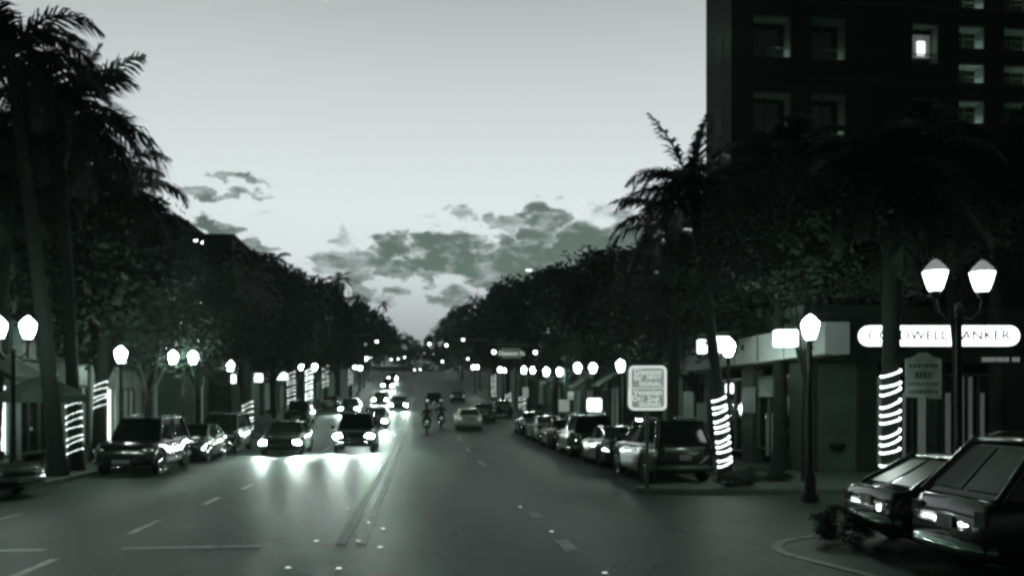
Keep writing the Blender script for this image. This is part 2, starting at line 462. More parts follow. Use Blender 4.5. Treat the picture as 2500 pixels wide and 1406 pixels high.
def lights_on(p0, d, z0, z1, r, turns, label, m=M_bulb, n=22, bulb=.028, power=1.25, H=None):
    """string of bulbs wound round a trunk from z0 to z1 above its foot; d = crown offset"""
    t = thing('string_lights', label, 'string lights', p0, 0, 'fairy lights wound round the palm trunks')
    b = MB(); wire = []
    N = int(turns * n)
    for i in range(N + 1):
        u = i / N * turns; fr = u % 1.0; st = min(.5, fr / .3) if fr < .5 else max(.5, 1 - (1 - fr) / .3)
        a = 2 * PI * u + PI / 2; pitch = (z1 - z0) / turns
        z = z0 + pitch * (int(u) + st + .16 * math.sin(int(u) * 2.3)); k = (max(z, 0) / d.z) ** power
        rr = r + .012
        z += .42 * r * math.cos(a) * (1 + .3 * math.sin(int(u) * 1.7))
        q = Vector((d.x * k + rr * math.cos(a), d.y * k + rr * math.sin(a), z))
        wire.append(q)
        b.lathe([(.001, -bulb), (bulb * .8, -bulb * .5), (bulb, 0), (bulb * .8, bulb * .5), (.001, bulb)], tuple(q), 5)
    b.build('bulbs', m, t)
    w = MB(); w.tube([Vector(q) for q in wire], .006, 4, False); w.build('wire', M_black, t)

# left palms
pb, pc = at(185, 26.5), at(142, 26.5, 300)
palm(pb, pc, 'tall palm near the left edge whose frond arches over the road', 3.4, 20, 3, wl=1.15, tr=(.2, .17), extra=((.1, .45, 4.6, 1.9), (-.2, .25, 4.2, 1.6), (.0, .95, 3.4, .4), (.25, 1.25, 2.9, .2), (-.1, -.1, 3.5, 1.1), (.5, .1, 3.6, 1.5), (PI, .2, 3.2, 1.6), (2.9, .6, 3, 1.2)))
lights_on(pb, pc - pb, .6, 2.25, .21, 7, 'fairy lights on the trunk left of the first parked car', n=20, bulb=.014)
pb, pc = at(140, 24.6), at(25, 24, 150)
palm(pb, pc, 'taller palm cut by the left edge of the view', 3.2, 22, 5, wl=1.0, extra=((.3, .6, 3, 1.6),))
pb, pc = at(240, 31), at(270, 31, 470)
palm(pb, pc, 'short palm behind the left street lamp', 3.4, 28, 8, wl=.95)
lights_on(pb, pc - pb, 2.0, 3.0, .2, 5, 'short fairy light string left of the single lit lamp', m=M_bulb2, n=18)
pb, pc = at(-20, 27), at(30, 27, 420)
palm(pb, pc, 'low palm at the left edge under the tall palms', 3.4, 28, 11, wl=.95)
# small palms along the left row with strings
for px, D, yt, y0, y1, seed, lb, lb2 in (
    (605, 49, 700, 1052, 978, 21, 'palm among the left trees behind the right end of the parked row', 'fairy lights on the leftmost trunk between parked row and moving cars'),
    (712, 65, 720, 995, 908, 22, 'palm left of the twin lamp on the left pavement', 'straight column of fairy lights above the left moving car'),
    (754, 74, 725, 1000, 900, 23, 'palm just right of the fairy light column on the left', 'slanting fairy lights just right of the straight column'),
    (796, 88, 740, 945, 884, 24, 'palm at the far end of the three lit left trunks', 'fairy lights on the third lit trunk of the left row'),
    (856, 122, 775, 940, 888, 25, 'smallest far lit palm on the left side', 'small far fairy lights beside the diagonal of lamps'),
    (1275, 79, 760, 1002, 965, 26, 'palm beside the far end of the right parked row', 'fairy lights at the far end of the right parked row'),
    (1241, 93, 770, 1005, 960, 27, 'palm left of the far end of the right parked row', 'second fairy light string left of the right parked row'),
    (1205, 112, 760, 985, 915, 28, 'smallest far lit palm on the right side', 'small far fairy lights right of the white car')):
    pb, pc = at(px, D), at(px + random.uniform(-6, 6), D, yt)
    palm(pb, pc, lb, 2.6, 18, seed, tr=(.26, .2), nuts=False)
    z0, z1 = at(px, D, y0).z - pb.z, at(px, D, y1).z - pb.z
    z0 = max(.15, z0)
    lights_on(pb, pc - pb, z0, z1, .27, max(5, int((z1 - z0) / .27)), lb2, m=M_bulb2 if px != 754 else M_bulb, n=14, bulb=.035)
# feature palms on the left sky line
palm(at(668, 74), at(668, 74, 640), 'thin palm poking above the left trees', 2.2, 18, 31, nuts=False)
palm(at(826, 112), at(826, 112, 690), 'far palm with a small head above the left trees', 2.6, 16, 33, nuts=False)
palm(at(1128, 165), at(1126, 165, 760), 'far palm with a spiky head right of the sky gap', 3.0, 16, 34, nuts=False)
palm(at(937, 190), at(936, 190, 744), 'lone far palm on a bare thin trunk in the sky gap', 2.2, 14, 35, tr=(.14, .09), nuts=False)
# right palms
pb, pc = at(1772, 24.7), at(1690, 24.7, 480)
palm(pb, pc, 'palm with fairy lights beside the parked row, its head left of the tower', 2.45, 26, 41, tr=(.17, .14), extra=((PI * .93, .95, 2.3, 2.6), (PI * .78, 1.3, 3.0, .35), (PI * 1.05, .35, 2.2, 1.8), (PI * 1.1, 1.1, 2.3, 2.0), (.4, 1.45, 2.6, .2)))
lights_on(pb, pc - pb, .15, 2.42, .175, 12, 'bright fairy lights on the trunk right of the parked row', n=26, bulb=.023)
pb, pc = at(2172, 20.8), at(2180, 20.8, 440)
palm(pb, pc, 'big palm in front of the pill shaped sign', 3.1, 30, 43, tr=(.205, .2), extra=((-.1, -.75, 2.3, .7), (-.3, -.9, 2.2, .6), (.3, .9, 3, 1.8)))
lights_on(pb, pc - pb, .2, 3.05, .21, 12, 'bright fairy lights on the big trunk below the pill shaped sign', n=30, bulb=.023, power=1)
pb, pc = at(1640, 31), at(1655, 31, 570)
palm(pb, pc, 'low palm whose frond droops over the right parked cars', 3.0, 22, 45, extra=((PI * .97, .75, 3.3, 1.7), (PI * .9, .9, 2.8, 1.5)))
pb, pc = at(1905, 27), at(1900, 27, 420)
palm(pb, pc, 'dark palm in front of the tower windows', 3.2, 26, 47)
pb, pc = at(2440, 24), at(2420, 24, 400)
palm(pb, pc, 'dark palm at the right edge above the twin lamp', 3.1, 26, 49, group=None)
# low planting
def bush(loc, sx, sy, sz, label):
    b = bpy.data.objects.new('shrub', CROWNS[int(loc[0]) % 3]); COL.objects.link(b)
    b.location = (loc[0], loc[1], loc[2] + sz * .9); b.scale = (sx, sy, sz); tag(b, label, 'shrub', 'low clipped shrubs at the kerbs')
p = at(2062, 13.4); bush(p, .55, .5, .33, 'low dark shrub in front of the black sedan')
p = at(1860, 23.0); bush(p, .9, .5, .28, 'low dark shrub right of the lit palm trunk')
p = at(1690, 22.0); bush((p.x + .8, p.y - .9, .13), .6, .35, .2, 'low dark shrub between the plate of the parked car and the lit trunk')

# ---------------------------------------------------------------- street lamps
def lantern_parts(t, x, z, lit, s=1.0):
    b = MB(); b.lathe([(.001, 0), (.09, 0), (.12, .04), (.165, .17), (.2, .31), (.205, .335)], (x, 0, z), 8, smooth=False)
    b.lathe([(.205, .35), (.16, .42), (.1, .48), (.05, .53), (.001, .55)], (x, 0, z), 8, smooth=False)
    if lit.name == 'lamp_glass_weak':
        b.v = b.v[:48]; b.f = [f for f in b.f if max(f) < 48]; b.sm = b.sm[:len(b.f)]
        b2 = MB(); b2.lathe([(.205, .35), (.16, .42), (.1, .48), (.05, .53), (.001, .55)], (x, 0, z), 8, smooth=False); b2.build('lantern_roof', mat('lantern_roof_glow', .3, emit=.25, var=.6, scale=9), t)
    g = b.build('lantern_glass', lit, t)
    f = MB(); f.lathe([(.206, .336), (.222, .338), (.222, .347), (.206, .349)], (x, 0, z), 8, smooth=False); f.build('lantern_ring', M_metal, g)
    f = MB(); f.lathe([(.02, .545), (.035, .58), (.015, .64), (.001, .68)], (x, 0, z), 8); f.build('finial', M_metal, g)
    f = MB(); f.lathe([(.05, -.12), (.1, -.02), (.1, -.002), (.001, -.001)], (x, 0, z), 8); f.build('lantern_holder', M_metal, g)
def lamp(px, D, label, rz=0, m=None, sp=.8, single=False, group='twin lantern street lamps', z=3.75):
    p = at(px, D); t = thing('street_lamp', label, 'street lamp', p, rz, group)
    b = MB(); b.lathe([(.2, 0), (.2, .12), (.14, .2), (.13, .55), (.09, .65), (.065, .8), (.05, z - .4), (.07, z - .35), (.04, z - .2)], (0, 0, 0), 12)
    b.build('pole', M_metal, t)
    if single: lantern_parts(t, 0, z - .15, m or M_lamp)
    else:
        a = MB()
        for s_ in (-1, 1):
            a.tube([(0, 0, z - .45), (s_ * sp * .25, 0, z - .5), (s_ * sp * .45, 0, z - .35), (s_ * sp * .5, 0, z - .12)], .025, 6)
        a.build('arm', M_metal, t)
        for s_ in (-1, 1): lantern_parts(t, s_ * sp / 2, z, m or M_lamp)
    return t
lamp(33, 21.5, 'twin lamp at the left edge, one lantern cut by the frame', rz=0, sp=.7, z=3.85)
lamp(295, 29, 'single white lantern lamp above the first parked car', single=True, z=3.75)
lamp(447, 36.5, 'twin lamp behind the parked cars on the left', sp=.82, z=3.9)
lamp(562, 46, 'small lantern half hidden in leaves on the left', single=True, z=4.0)
lamp(752, 77, 'twin lamp above the lit trunks on the left', sp=1.2, z=4.0)
lamp(873, 128, 'far lamp lowest in the diagonal of lights on the left', sp=.8, z=3.9)
lamp(888, 143, 'far lamp middle of the diagonal of lights on the left', sp=.9, z=4.0)
lamp(901, 157, 'far lamp topmost of the diagonal of lights on the left', sp=.8, z=4.1)
lamp(2341, 14.6, 'black twin lantern lamp in front of the balcony at right', sp=.86, z=4.12, m=mat('lamp_glass_weak', .8, emit=7, var=.5, scale=7))
lamp(1978, 19.2, 'single lantern lamp at the end of the lit fascia', single=True, z=3.8)
lamp(1778, 25.2, 'single lantern lamp beside the square lit sign box', single=True, z=3.75)
lamp(1515, 40, 'lantern lamp left of the green direction sign', single=True, z=3.85)
lamp(1429, 49, 'twin lamp nearest of the three right of the signal arm', sp=.9, z=3.85)
lamp(1350, 61, 'middle twin lamp of the three right of the signal arm', sp=.95, z=3.7)
lamp(1290, 75, 'farthest twin lamp of the three right of the signal arm', sp=.8, z=3.8)
lamp(1228, 98, 'small far twin lamp under the street name sign', sp=.7, z=3.8)
lamp(1160, 135, 'tiny far lamp right of the signal lights', sp=.7, z=3.8)

# ---------------------------------------------------------------- traffic signals
def signal_head(t, x, z, on, m):
    b = MB(); b.bx(x - .17, x + .17, -.1, .1, z - .52, z + .52); b.bx(x - .23, x + .23, .1, .12, z - .6, z + .6)
    for k in range(3):
        zz = z + .33 - .33 * k
        b.tube([(x, -.1, zz + .02), (x, -.28, zz + .05)], [.14, .15], 10, False)
    h = b.build('signal_head', M_black, t)
    for k in range(3):
        zz = z + .33 - .33 * k; c = MB(); c.lathe([(.001, -.13), (.08, -.125), (.125, -.105)], (x, 0, zz), 12, 'y')
        c.build('lens', m if k == on else M_tail, h)
def mast(poleX, Y, arm_to, zs, heads, label, sgn=None):
    t = thing('traffic_signal', label, 'traffic signal', (poleX, Y, gz(Y)), 0, 'signal mast arms over the road')
    g0 = gz(Y); b = MB(); b.tube([(0, 0, 0), (0, 0, zs + .5)], [.15, .11], 10); b.build('pole', M_grey, t)
    a = MB(); a.tube([(0, 0, zs + .1), (arm_to - poleX, 0, zs + .25)], [.09, .05], 8); a.build('mast_arm', M_grey, t)
    for x, z, on, m in heads: signal_head(t, x - poleX, z - g0, on, m)
    if sgn:
        x, z, w, h = sgn; x -= poleX; z -= g0
        b = MB(); b.bx(x - w / 2, x + w / 2, -.16, -.06, z - h / 2, z + h / 2); s_ = b.build('name_board', M_grey, t)
        b = MB(); b.bx(x - w / 2 + .07, x + w / 2 - .07, -.168, -.161, z - h / 2 + .07, z + h / 2 - .07); f = b.build('board_face', M_signd, s_)
        text('Gleason St', .42, M_lettersw, s_, (x, -.175, z - .02))
P = at
h1, h2, sg = P(1205, 60, 860), P(1308, 60, 860), P(1248, 60, 862)
mast(10.3, h1.y, h1.x - .4, h1.z - gz(h1.y) + .35, [(h1.x, h1.z, 1, M_red), (h2.x, h2.z, 1, M_red)], 'signal arm carrying the framed street name board', (sg.x, sg.z, 1.42, .78))
hs = [P(1048, 90, 840), P(1090, 90, 843), P(1131, 90, 829)]
mast(10.2, hs[0].y, hs[0].x - .4, hs[0].z - gz(hs[0].y) + .35, [(q.x, q.z + .33, 2, M_red) for q in hs], 'far signal arm with three bright lights below the sky gap')
hs = [P(1036, 124, 868), P(1058, 124, 870), P(1080, 124, 877), P(1143, 124, 870)]
mast(10.2, hs[0].y, hs[0].x - .4, hs[0].z - gz(hs[0].y) + .45, [(hs[0].x, hs[0].z, 0, M_redd), (hs[1].x, hs[1].z, 0, M_redd), (hs[2].x, hs[2].z, 2, M_red), (hs[3].x, hs[3].z, 2, M_red)], 'farthest signal arm with dim lights over the right lanes')
hs = [P(920, 90, 831), P(893, 90, 838)]
mast(-10.4, hs[0].y, hs[0].x + .4, hs[0].z - gz(hs[0].y) + .35, [(q.x, q.z + .2, 2, M_red if i == 0 else M_redd) for i, q in enumerate(hs)], 'signal arm reaching out from the left trees')
hs = [P(955, 150, 878), P(972, 150, 876), P(988, 150, 872)]
mast(-10.4, hs[0].y, hs[2].x + .4, hs[0].z - gz(hs[0].y) + .35, [(q.x, q.z, 1, M_red) for q in hs], 'far signal arm on the left rising to the bridge')
hs = [P(1012, 170, 903), P(1026, 170, 902), P(1050, 170, 898)]
mast(10.4, hs[0].y, hs[0].x - .4, hs[0].z - gz(hs[0].y) + .35, [(q.x, q.z, 1, M_red if i < 2 else M_redd) for i, q in enumerate(hs)], 'lowest far signal arm above the end of the road')

# ---------------------------------------------------------------- direction sign
p = at(1580, 20.6, 947); g0 = .13
t = thing('direction_sign', 'lit rounded direction sign on a post left of the lit palm trunk', 'road sign', (p.x, p.y, g0), -PHI)
zc = p.z - g0
def rrect(w, h, r, n=6):
    pts = []
    for cx, cz, a0 in ((w / 2 - r, h / 2 - r, 0), (-w / 2 + r, h / 2 - r, 90), (-w / 2 + r, -h / 2 + r, 180), (w / 2 - r, -h / 2 + r, 270)):
        for k in range(n + 1):
            a = R(a0 + 90 * k / n); pts.append((cx + r * math.cos(a), cz + r * math.sin(a)))
    return pts
def plate(poly, y0, y1, zc_):
    n = len(poly); vs = [(x, y0, z + zc_) for x, z in poly] + [(x, y1, z + zc_) for x, z in poly]
    return MB().add(vs, [list(range(n))[::-1], list(range(n, 2 * n))] + [[i, (i + 1) % n, (i + 1) % n + n, i + n] for i in range(n)])
plate(rrect(.93, 1.1, .13), -.09, .09, zc).build('sign_box', M_grey, t)
plate(rrect(.90, 1.07, .12), -.1, -.093, zc).build('sign_border', M_lettersw, t)
plate(rrect(.79, .96, .08), -.107, -.102, zc).build('sign_face', M_signb, t)
b = MB(); b.bx(-.39, .39, -.113, -.109, zc - .01, zc + .004); b.build('dividing_line', M_lettersw, t)
for s_, sz, dx, dz, sx in (('Gleason', .2, -.0, .385, .98), ('St/', .19, -.24, .245, 1), ('NEXT', .13, .14, .25, 1), ('SIGNAL', .15, .06, .095, 1.05), ('Venetian', .2, 0, -.11, .93), ('Dr/', .19, -.24, -.26, 1), ('2nd', .18, .12, -.27, 1), ('SIGNAL', .15, .06, -.4, 1.05)):
    text(s_, sz, M_lettersw, t, (dx, -.114, zc + dz), sx=sx)
b = MB(); b.tube([(0, 0, 0), (0, 0, zc - .5)], .045, 10); b.tube([(0, 0, 0), (0, 0, .03)], .12, 10); b.build('post', M_grey, t)
# notice board behind the big palm
p = at(2254, 21.4, 925); t = thing('notice_board', 'pale notice board with a pediment right of the big palm trunk', 'notice board', (p.x, p.y, .13), -PHI - .1)
zc = p.z - .13
plate([(-.43, -.45), (.43, -.5), (.43, .5), (.22, .56), (.1, .66), (-.1, .66), (-.22, .56), (-.43, .5)], -.03, .03, zc).build('board', mat('faded_board', .42, rough=.7), t)
b = MB(); 
for z_, w_, h_ in ((.33, .7, .09), (.1, .4, .17), (-.12, .74, .06), (-.32, .72, .08)):
    rr = random.Random(int(z_ * 100)); x = -w_ / 2
    while x < w_ / 2: 
        l = rr.uniform(.04, .1); b.bx(x, min(x + l, w_ / 2), -.036, -.032, zc + z_ - h_ / 2, zc + z_ + h_ / 2); x += l + .025
b.build('worn_writing', mat('faded_ink', .09, rough=.7), t)
b = MB(); b.bx(-.4, -.34, .031, .09, -.0, zc + .45); b.bx(.34, .4, .031, .09, 0, zc + .45); b.build('post', M_metal, t)

# ---------------------------------------------------------------- buildings, right
def wbox(name, m, parent, *a): b = MB(); b.bx(*a); return b.build(name, m, parent)
# corner bank building
Y0, Y1, X0, X1 = 24.6, 40.0, 11.6, 34.0
t = thing('corner_shop_building', 'two storey corner building with a lit fascia and pill shaped sign', 'building', (X0, Y0, .13))
Hh = 4.75
def W(name, m, x0, x1, y0, y1, z0, z1, par=None):
    return wbox(name, m, par or t, x0, x1, y0, y1, z0, z1)
# walls as piers and bands round openings (local coords)
fr = [(0, .35), (1.62, 2.25), (4.1, 4.45), (6.3, 7.2), (9.2, 9.8), (12, 22.4)]   # piers along the cross-street front
w = MB()
for a, b_ in fr: w.bx(a, b_, 0, .4, 0, 3.35)
w.bx(0, 22.4, .0, .4, 3.352, Hh)
for a, b_ in ((.402, 1.2), (4.2, 5.2), (8.6, 9.4), (12.2, 15.4)): w.bx(0, .4, a, b_, 0, 3.35)
w.bx(0, .4, .402, 15.4, 3.352, Hh); w.bx(0, 22.4, 15.0, 15.4, 0, Hh) if False else None
w.bx(.402, 22.4, 15.0, 15.398, 0, Hh); w.bx(22.0, 22.4, .402, 14.99, 0, Hh)
w.build('wall', M_dwall, t)
W('wall_panel', mat('pale_panel', .16, rough=.85, scale=1.2), .352, 1.618, .1, .3, 0, 3.3)
W('floor_slab', M_walk, .402, 22, .402, 14.99, -.1, .03)
W('flat_roof', M_dwall, -.2, 22.6, -.2, 15.6, Hh + .003, Hh + .28)
b = MB(); b.lathe([(.001, 0), (.16, .04), (.24, .2), (.24, .24), (.001, .24)], (1.0, .02, .62), 12); b.build('wall_planter', M_metal, t)
# glazing with curtains
def window(x0, x1, y, z0, z1, n, dim=M_dimwin, par=None, strips=True):
    par = par or t
    f = MB(); f.bx(x0, x1, y - .04, y + .04, z0, z0 + .06); f.bx(x0, x1, y - .04, y + .04, z1 - .06, z1)
    for k in range(n + 1):
        x = x0 + (x1 - x0) * k / n; x = min(max(x, x0 + .03), x1 - .03); f.bx(x - .03, x + .03, y - .04, y + .04, z0 + .061, z1 - .061)
    fo = f.build('window', M_frame, par)
    wbox('pane', M_glass, fo, x0 + .06, x1 - .06, y + .041, y + .05, z0 + .06, z1 - .06)
    if strips:
        c = MB(); x = x0 + .1
        rr = random.Random(int(x0 * 10))
        while x < x1 - .25:
            ww = rr.uniform(.12, .3); c.bx(x, x + ww, y - .02, y - .01, z0 + .1, z1 - rr.choice((.1, .1, .6))); x += ww + rr.uniform(.08, .4)
        c.build('blinds', dim, fo)
    return fo
window(2.252, 4.098, .2, .05, 3.0, 3); window(4.452, 6.298, .2, .05, 3.0, 3); window(7.202, 9.198, .2, .4, 3.0, 2)
window(9.802, 11.998, .2, .9, 3.0, 2)
def swin(y0, y1, z0, z1, n, x=.2, m=M_dimwin, par=None, sgn=-1):
    par = par or t
    f = MB(); f.bx(x - .04, x + .04, y0, y1, z0, z0 + .06); f.bx(x - .04, x + .04, y0, y1, z1 - .06, z1)
    for k in range(n + 1):
        y = y0 + (y1 - y0) * k / n; y = min(max(y, y0 + .03), y1 - .03); f.bx(x - .04, x + .04, y - .03, y + .03, z0 + .061, z1 - .061)
    fo = f.build('window', M_frame, par)
    wbox('pane', M_glass, fo, x - sgn * .041, x - sgn * .05, y0 + .06, y1 - .06, z0 + .06, z1 - .06)
    return fo
swin(1.202, 4.198, .5, 3.0, 3); swin(5.202, 8.598, .3, 3.0, 3); swin(9.402, 12.198, .3, 3.0, 3)
# posters and blinds seen in the street side windows
for y0, y1, z0, z1, m in ((3.9, 5.1, 1.75, 2.65, M_curt), (2.4, 3.6, 2.3, 2.9, mat('notice', .16)), (1.25, 2.1, 2.3, 2.9, mat('dim_notice', .08)), (10.6, 12.0, 1.5, 2.6, M_curt), (8.9, 10.2, 1.3, 2.1, M_curt)):
    W('poster', m, -.03, -.015, y0, y1, z0, z1)
b = MB()
for y0, y1 in ((4.8, 5.15), (4.25, 4.5), (3.1, 3.35), (2.7, 2.9)): b.bx(.13, .15, y0, y1, .3, 1.75)
b.build('blinds', M_curt, t)
# fascia canopy along the main street, lit
W('fascia', M_wall2, -.7, -.004, -2.6, 9.6, 3.42, 4.28)
b = MB()
for y in range(-2, 10, 2): b.bx(-.72, -.702, y, y + .06, 3.45, 4.25)
b.build('fascia_ribs', M_grey, t)
b = MB(); b.bx(-.5, -.3, -2.2, 9.2, 3.39, 3.417); b.build('soffit_strip', M_frame, t)
# pill sign
def pill(x0, x1, z0, z1, y0, y1):
    r = (z1 - z0) / 2; pts = []
    for k in range(13): a = PI / 2 + PI * k / 12; pts.append((x0 + r + r * math.cos(a), (z0 + z1) / 2 + r * math.sin(a)))
    for k in range(13): a = -PI / 2 + PI * k / 12; pts.append((x1 - r + r * math.cos(a), (z0 + z1) / 2 + r * math.sin(a)))
    return plate(pts, y0, y1, 0)
a0, a1 = at(2090, 23.6, 845), at(2476, 23.6, 797)
sgn = thing('shop_sign', 'long white lit pill shaped sign on the corner building', 'sign', (a0.x, a0.y - .12, 0), -PHI)
Lp = (a1 - a0).xy.length
pill(0, Lp, a0.z, a1.z, -.12, .0).build('sign_box', M_sign, sgn)
pill(-.02, Lp + .02, a0.z - .02, a1.z + .02, -.0, .1).build('sign_back', M_metal, sgn)
text('COLDWELL', .36, M_letters, sgn, (Lp * .3, -.125, (a0.z + a1.z) / 2), sx=1.12, bold=.008); text('BANKER', .36, M_letters, sgn, (Lp * .76, -.125, (a0.z + a1.z) / 2), sx=1.12, bold=.008)
# lettering band under the sign
p = at(2435, 23.4, 878); s2 = thing('door_sign', 'dim narrow sign strip below the right end of the pill sign', 'sign', (p.x, p.y - .1, p.z), -PHI)
b = MB(); b.bx(-.55, .55, -.03, .03, -.12, .12); b.build('board', M_dwall, s2)
b = MB(); rr = random.Random(3); x = -.5
while x < .48: l = rr.uniform(.03, .06); b.bx(x, x + l, -.036, -.031, -.06, .06); x += l + (.025 if abs(x - .2) > .05 else .1)
b.build('worn_writing', M_signb, s2)
# upper storey set back with balcony and railing
b = MB(); b.bx(4.4, 22, 1.2, 14.5, Hh + .283, Hh + 3.2); b.build('upper_storey', M_dwall, t)
b = MB()
for k in range(46): b.bx(4.6 + k * .14, 4.63 + k * .14, .0, .03, Hh + .283, Hh + 1.15)
b.bx(4.5, 11, -.02, .05, Hh + 1.15, Hh + 1.2); b.build('balcony_railing', M_metal, t)
window(5.4, 7.0, 1.12, Hh + .5, Hh + 2.6, 2, dim=mat('upper_curtain', .12)); window(8.0, 9.8, 1.12, Hh + .5, Hh + 2.6, 2, dim=mat('upper_curtain', .12))
# sign boxes sticking out over the pavement
def signbox(px, py, D, w, h, label, m=M_sign, rz=-PHI, txt=None):
    p = at(px, D, py); t_ = thing('projecting_sign', label, 'sign', p, rz, 'lit box signs hung over the pavements')
    plate(rrect(w, h, min(w, h) * .14, 4), -.07, .07, 0).build('sign_box', m, t_)
    b = MB(); b.bx(-.02, .02, -.03, .03, h / 2 + .002, h / 2 + .12); b.tube([(0, 0, h / 2 + .12), (.6 if px > 1000 else -.6, .0, h / 2 + .12)], .02, 6); b.build('bracket', M_metal, t_)
    if txt: text(txt, h * .3, mat('faint_letter', .3, emit=.9, var=0), t_, (w * .15, -.075, -.03))
signbox(1918, 826, 21.6, .6, .43, 'rounded white lit box sign on the middle of the fascia')
signbox(1757, 841, 26.5, .5, .5, 'square white lit box sign touching the single lantern')
signbox(1714, 846, 31, .33, .5, 'narrow white lit box sign left of the square one')
signbox(626, 922, 62, .88, .6, 'left one of two lit box signs above the left shops')
signbox(687, 917, 70, 1.0, .64, 'right one of two lit box signs above the left shops')
signbox(568, 925, 50, .35, .5, 'tiny lit sign hanging left of the two box signs')
signbox(1451, 988, 36, .6, .55, 'lit window sign above the right parked cars', m=M_sign)
signbox(1377, 990, 44, .55, .62, 'dim pale box sign above the far right parked cars', m=M_signb)
signbox(1393, 965, 52, .35, .5, 'small dim pale sign above and right of the dim box sign', m=M_signb)
signbox(1283, 958, 72, .5, .9, 'dim pale tall sign above the far palm lights', m=M_signb)
# row of pendants under the fascia
for px, lb in ((1757, 'leftmost of three thin pendant lights under the fascia'), (1775, 'middle of three thin pendant lights under the fascia'), (1787, 'rightmost of three thin pendant lights under the fascia')):
    p = at(px, 29, 948); tt = thing('pendant_light', lb, 'pendant light', p, 0, 'pendant lights under the fascia')
    b = MB(); b.lathe([(.001, -.17), (.05, -.15), (.06, .1), (.03, .17), (.001, .18)], (0, 0, 0), 10); b.build('glass_shade', mat('pendant_lit', .8, emit=3 if px == 1757 else 1.1, var=0), tt)
    b = MB(); b.tube([(0, 0, .18), (0, 0, 3.54 - p.z)], .008, 4); b.build('cord', M_metal, tt)

# tower
TX, TY = 12.9, 34.3
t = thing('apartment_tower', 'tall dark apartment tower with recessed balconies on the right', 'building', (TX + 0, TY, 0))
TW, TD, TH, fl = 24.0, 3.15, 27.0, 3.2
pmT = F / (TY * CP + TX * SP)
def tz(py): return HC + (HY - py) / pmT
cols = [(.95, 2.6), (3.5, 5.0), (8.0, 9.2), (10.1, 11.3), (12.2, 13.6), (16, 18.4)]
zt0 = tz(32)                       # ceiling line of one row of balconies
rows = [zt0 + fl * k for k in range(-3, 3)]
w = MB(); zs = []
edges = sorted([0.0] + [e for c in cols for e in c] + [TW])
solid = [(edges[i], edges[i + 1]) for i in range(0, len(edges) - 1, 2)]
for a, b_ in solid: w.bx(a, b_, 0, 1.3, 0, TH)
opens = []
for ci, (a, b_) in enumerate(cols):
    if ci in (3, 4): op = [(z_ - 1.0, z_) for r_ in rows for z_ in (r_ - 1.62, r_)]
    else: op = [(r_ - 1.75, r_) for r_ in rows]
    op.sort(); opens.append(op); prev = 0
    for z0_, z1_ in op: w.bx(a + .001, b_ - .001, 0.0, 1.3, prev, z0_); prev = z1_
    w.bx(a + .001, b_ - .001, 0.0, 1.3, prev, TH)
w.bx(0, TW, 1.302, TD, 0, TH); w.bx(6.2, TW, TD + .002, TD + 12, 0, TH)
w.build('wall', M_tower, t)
b = MB()
for k in range(-3, 4): b.bx(-.06, TW, -.06, -.003, zt0 + fl * k + .55, zt0 + fl * k + .7)
b.build('string_course', M_tower2, t)
rz_ = random.Random(12)
for ci, (a, b_) in enumerate(cols):
    for z0_, z1_ in opens[ci]:
        if z0_ < rows[1] - 2 or z1_ > rows[4] + .1: continue
        fo = MB(); fo.bx(b_ - .05, b_ - .005, .04, 1.296, z0_ + .01, z1_ - .01); fo.bx(a + .005, b_ - .051, .04, 1.296, z1_ - .09, z1_ - .01)  # pale on ceiling and right jamb only, painting in where lamplight falls
        f_ = fo.build('window', M_log, t)
        wbox('pane', M_glass, f_, a + .01, b_ - .051, .62, .64, z0_ + .02, z1_ - .1)
        b = MB(); b.bx((a + b_) / 2 - .02, (a + b_) / 2 + .02, .57, .61, z0_ + .02, z1_ - .1); b.bx(a + .01, b_ - .06, .1, .13, z0_ + .42, z0_ + .46); b.build('window_bar', M_frame, f_)
        k = {0: 1.1, 1: .5, 2: 0, 3: 1.3, 4: .6, 5: .5}[ci] * rz_.choice((1, 1, .6, 1.4))
        if k:
            k = round(k, 1); m = mat('balcony_lamp_%d' % int(k * 10), .8, emit=30 * k, var=0)
            wbox('balcony_lamp', m, f_, b_ - .42, b_ - .28, .36, .5, z0_ + .012, z0_ + .06)
# lit room seen high on the tower
wbox('lit_window', mat('room_lit', .5, emit=1.6, var=.5, scale=3), t, 8.5, 8.85, .45, .5, rows[3] - 1.2, rows[3] - .6)
wbox('lit_window', mat('room_dim', .3, emit=.08, var=.5, scale=3), t, 8.1, 9.1, .52, .56, rows[3] - 1.3, rows[3] - .3)
# sliver of side windows
b = MB()
for k in range(-1, 3): b.bx(-.02, -.004, 1.0, 1.9, zt0 + fl * k - 1.6, zt0 + fl * k - .3)
b.build('side_window', M_tower2, t)

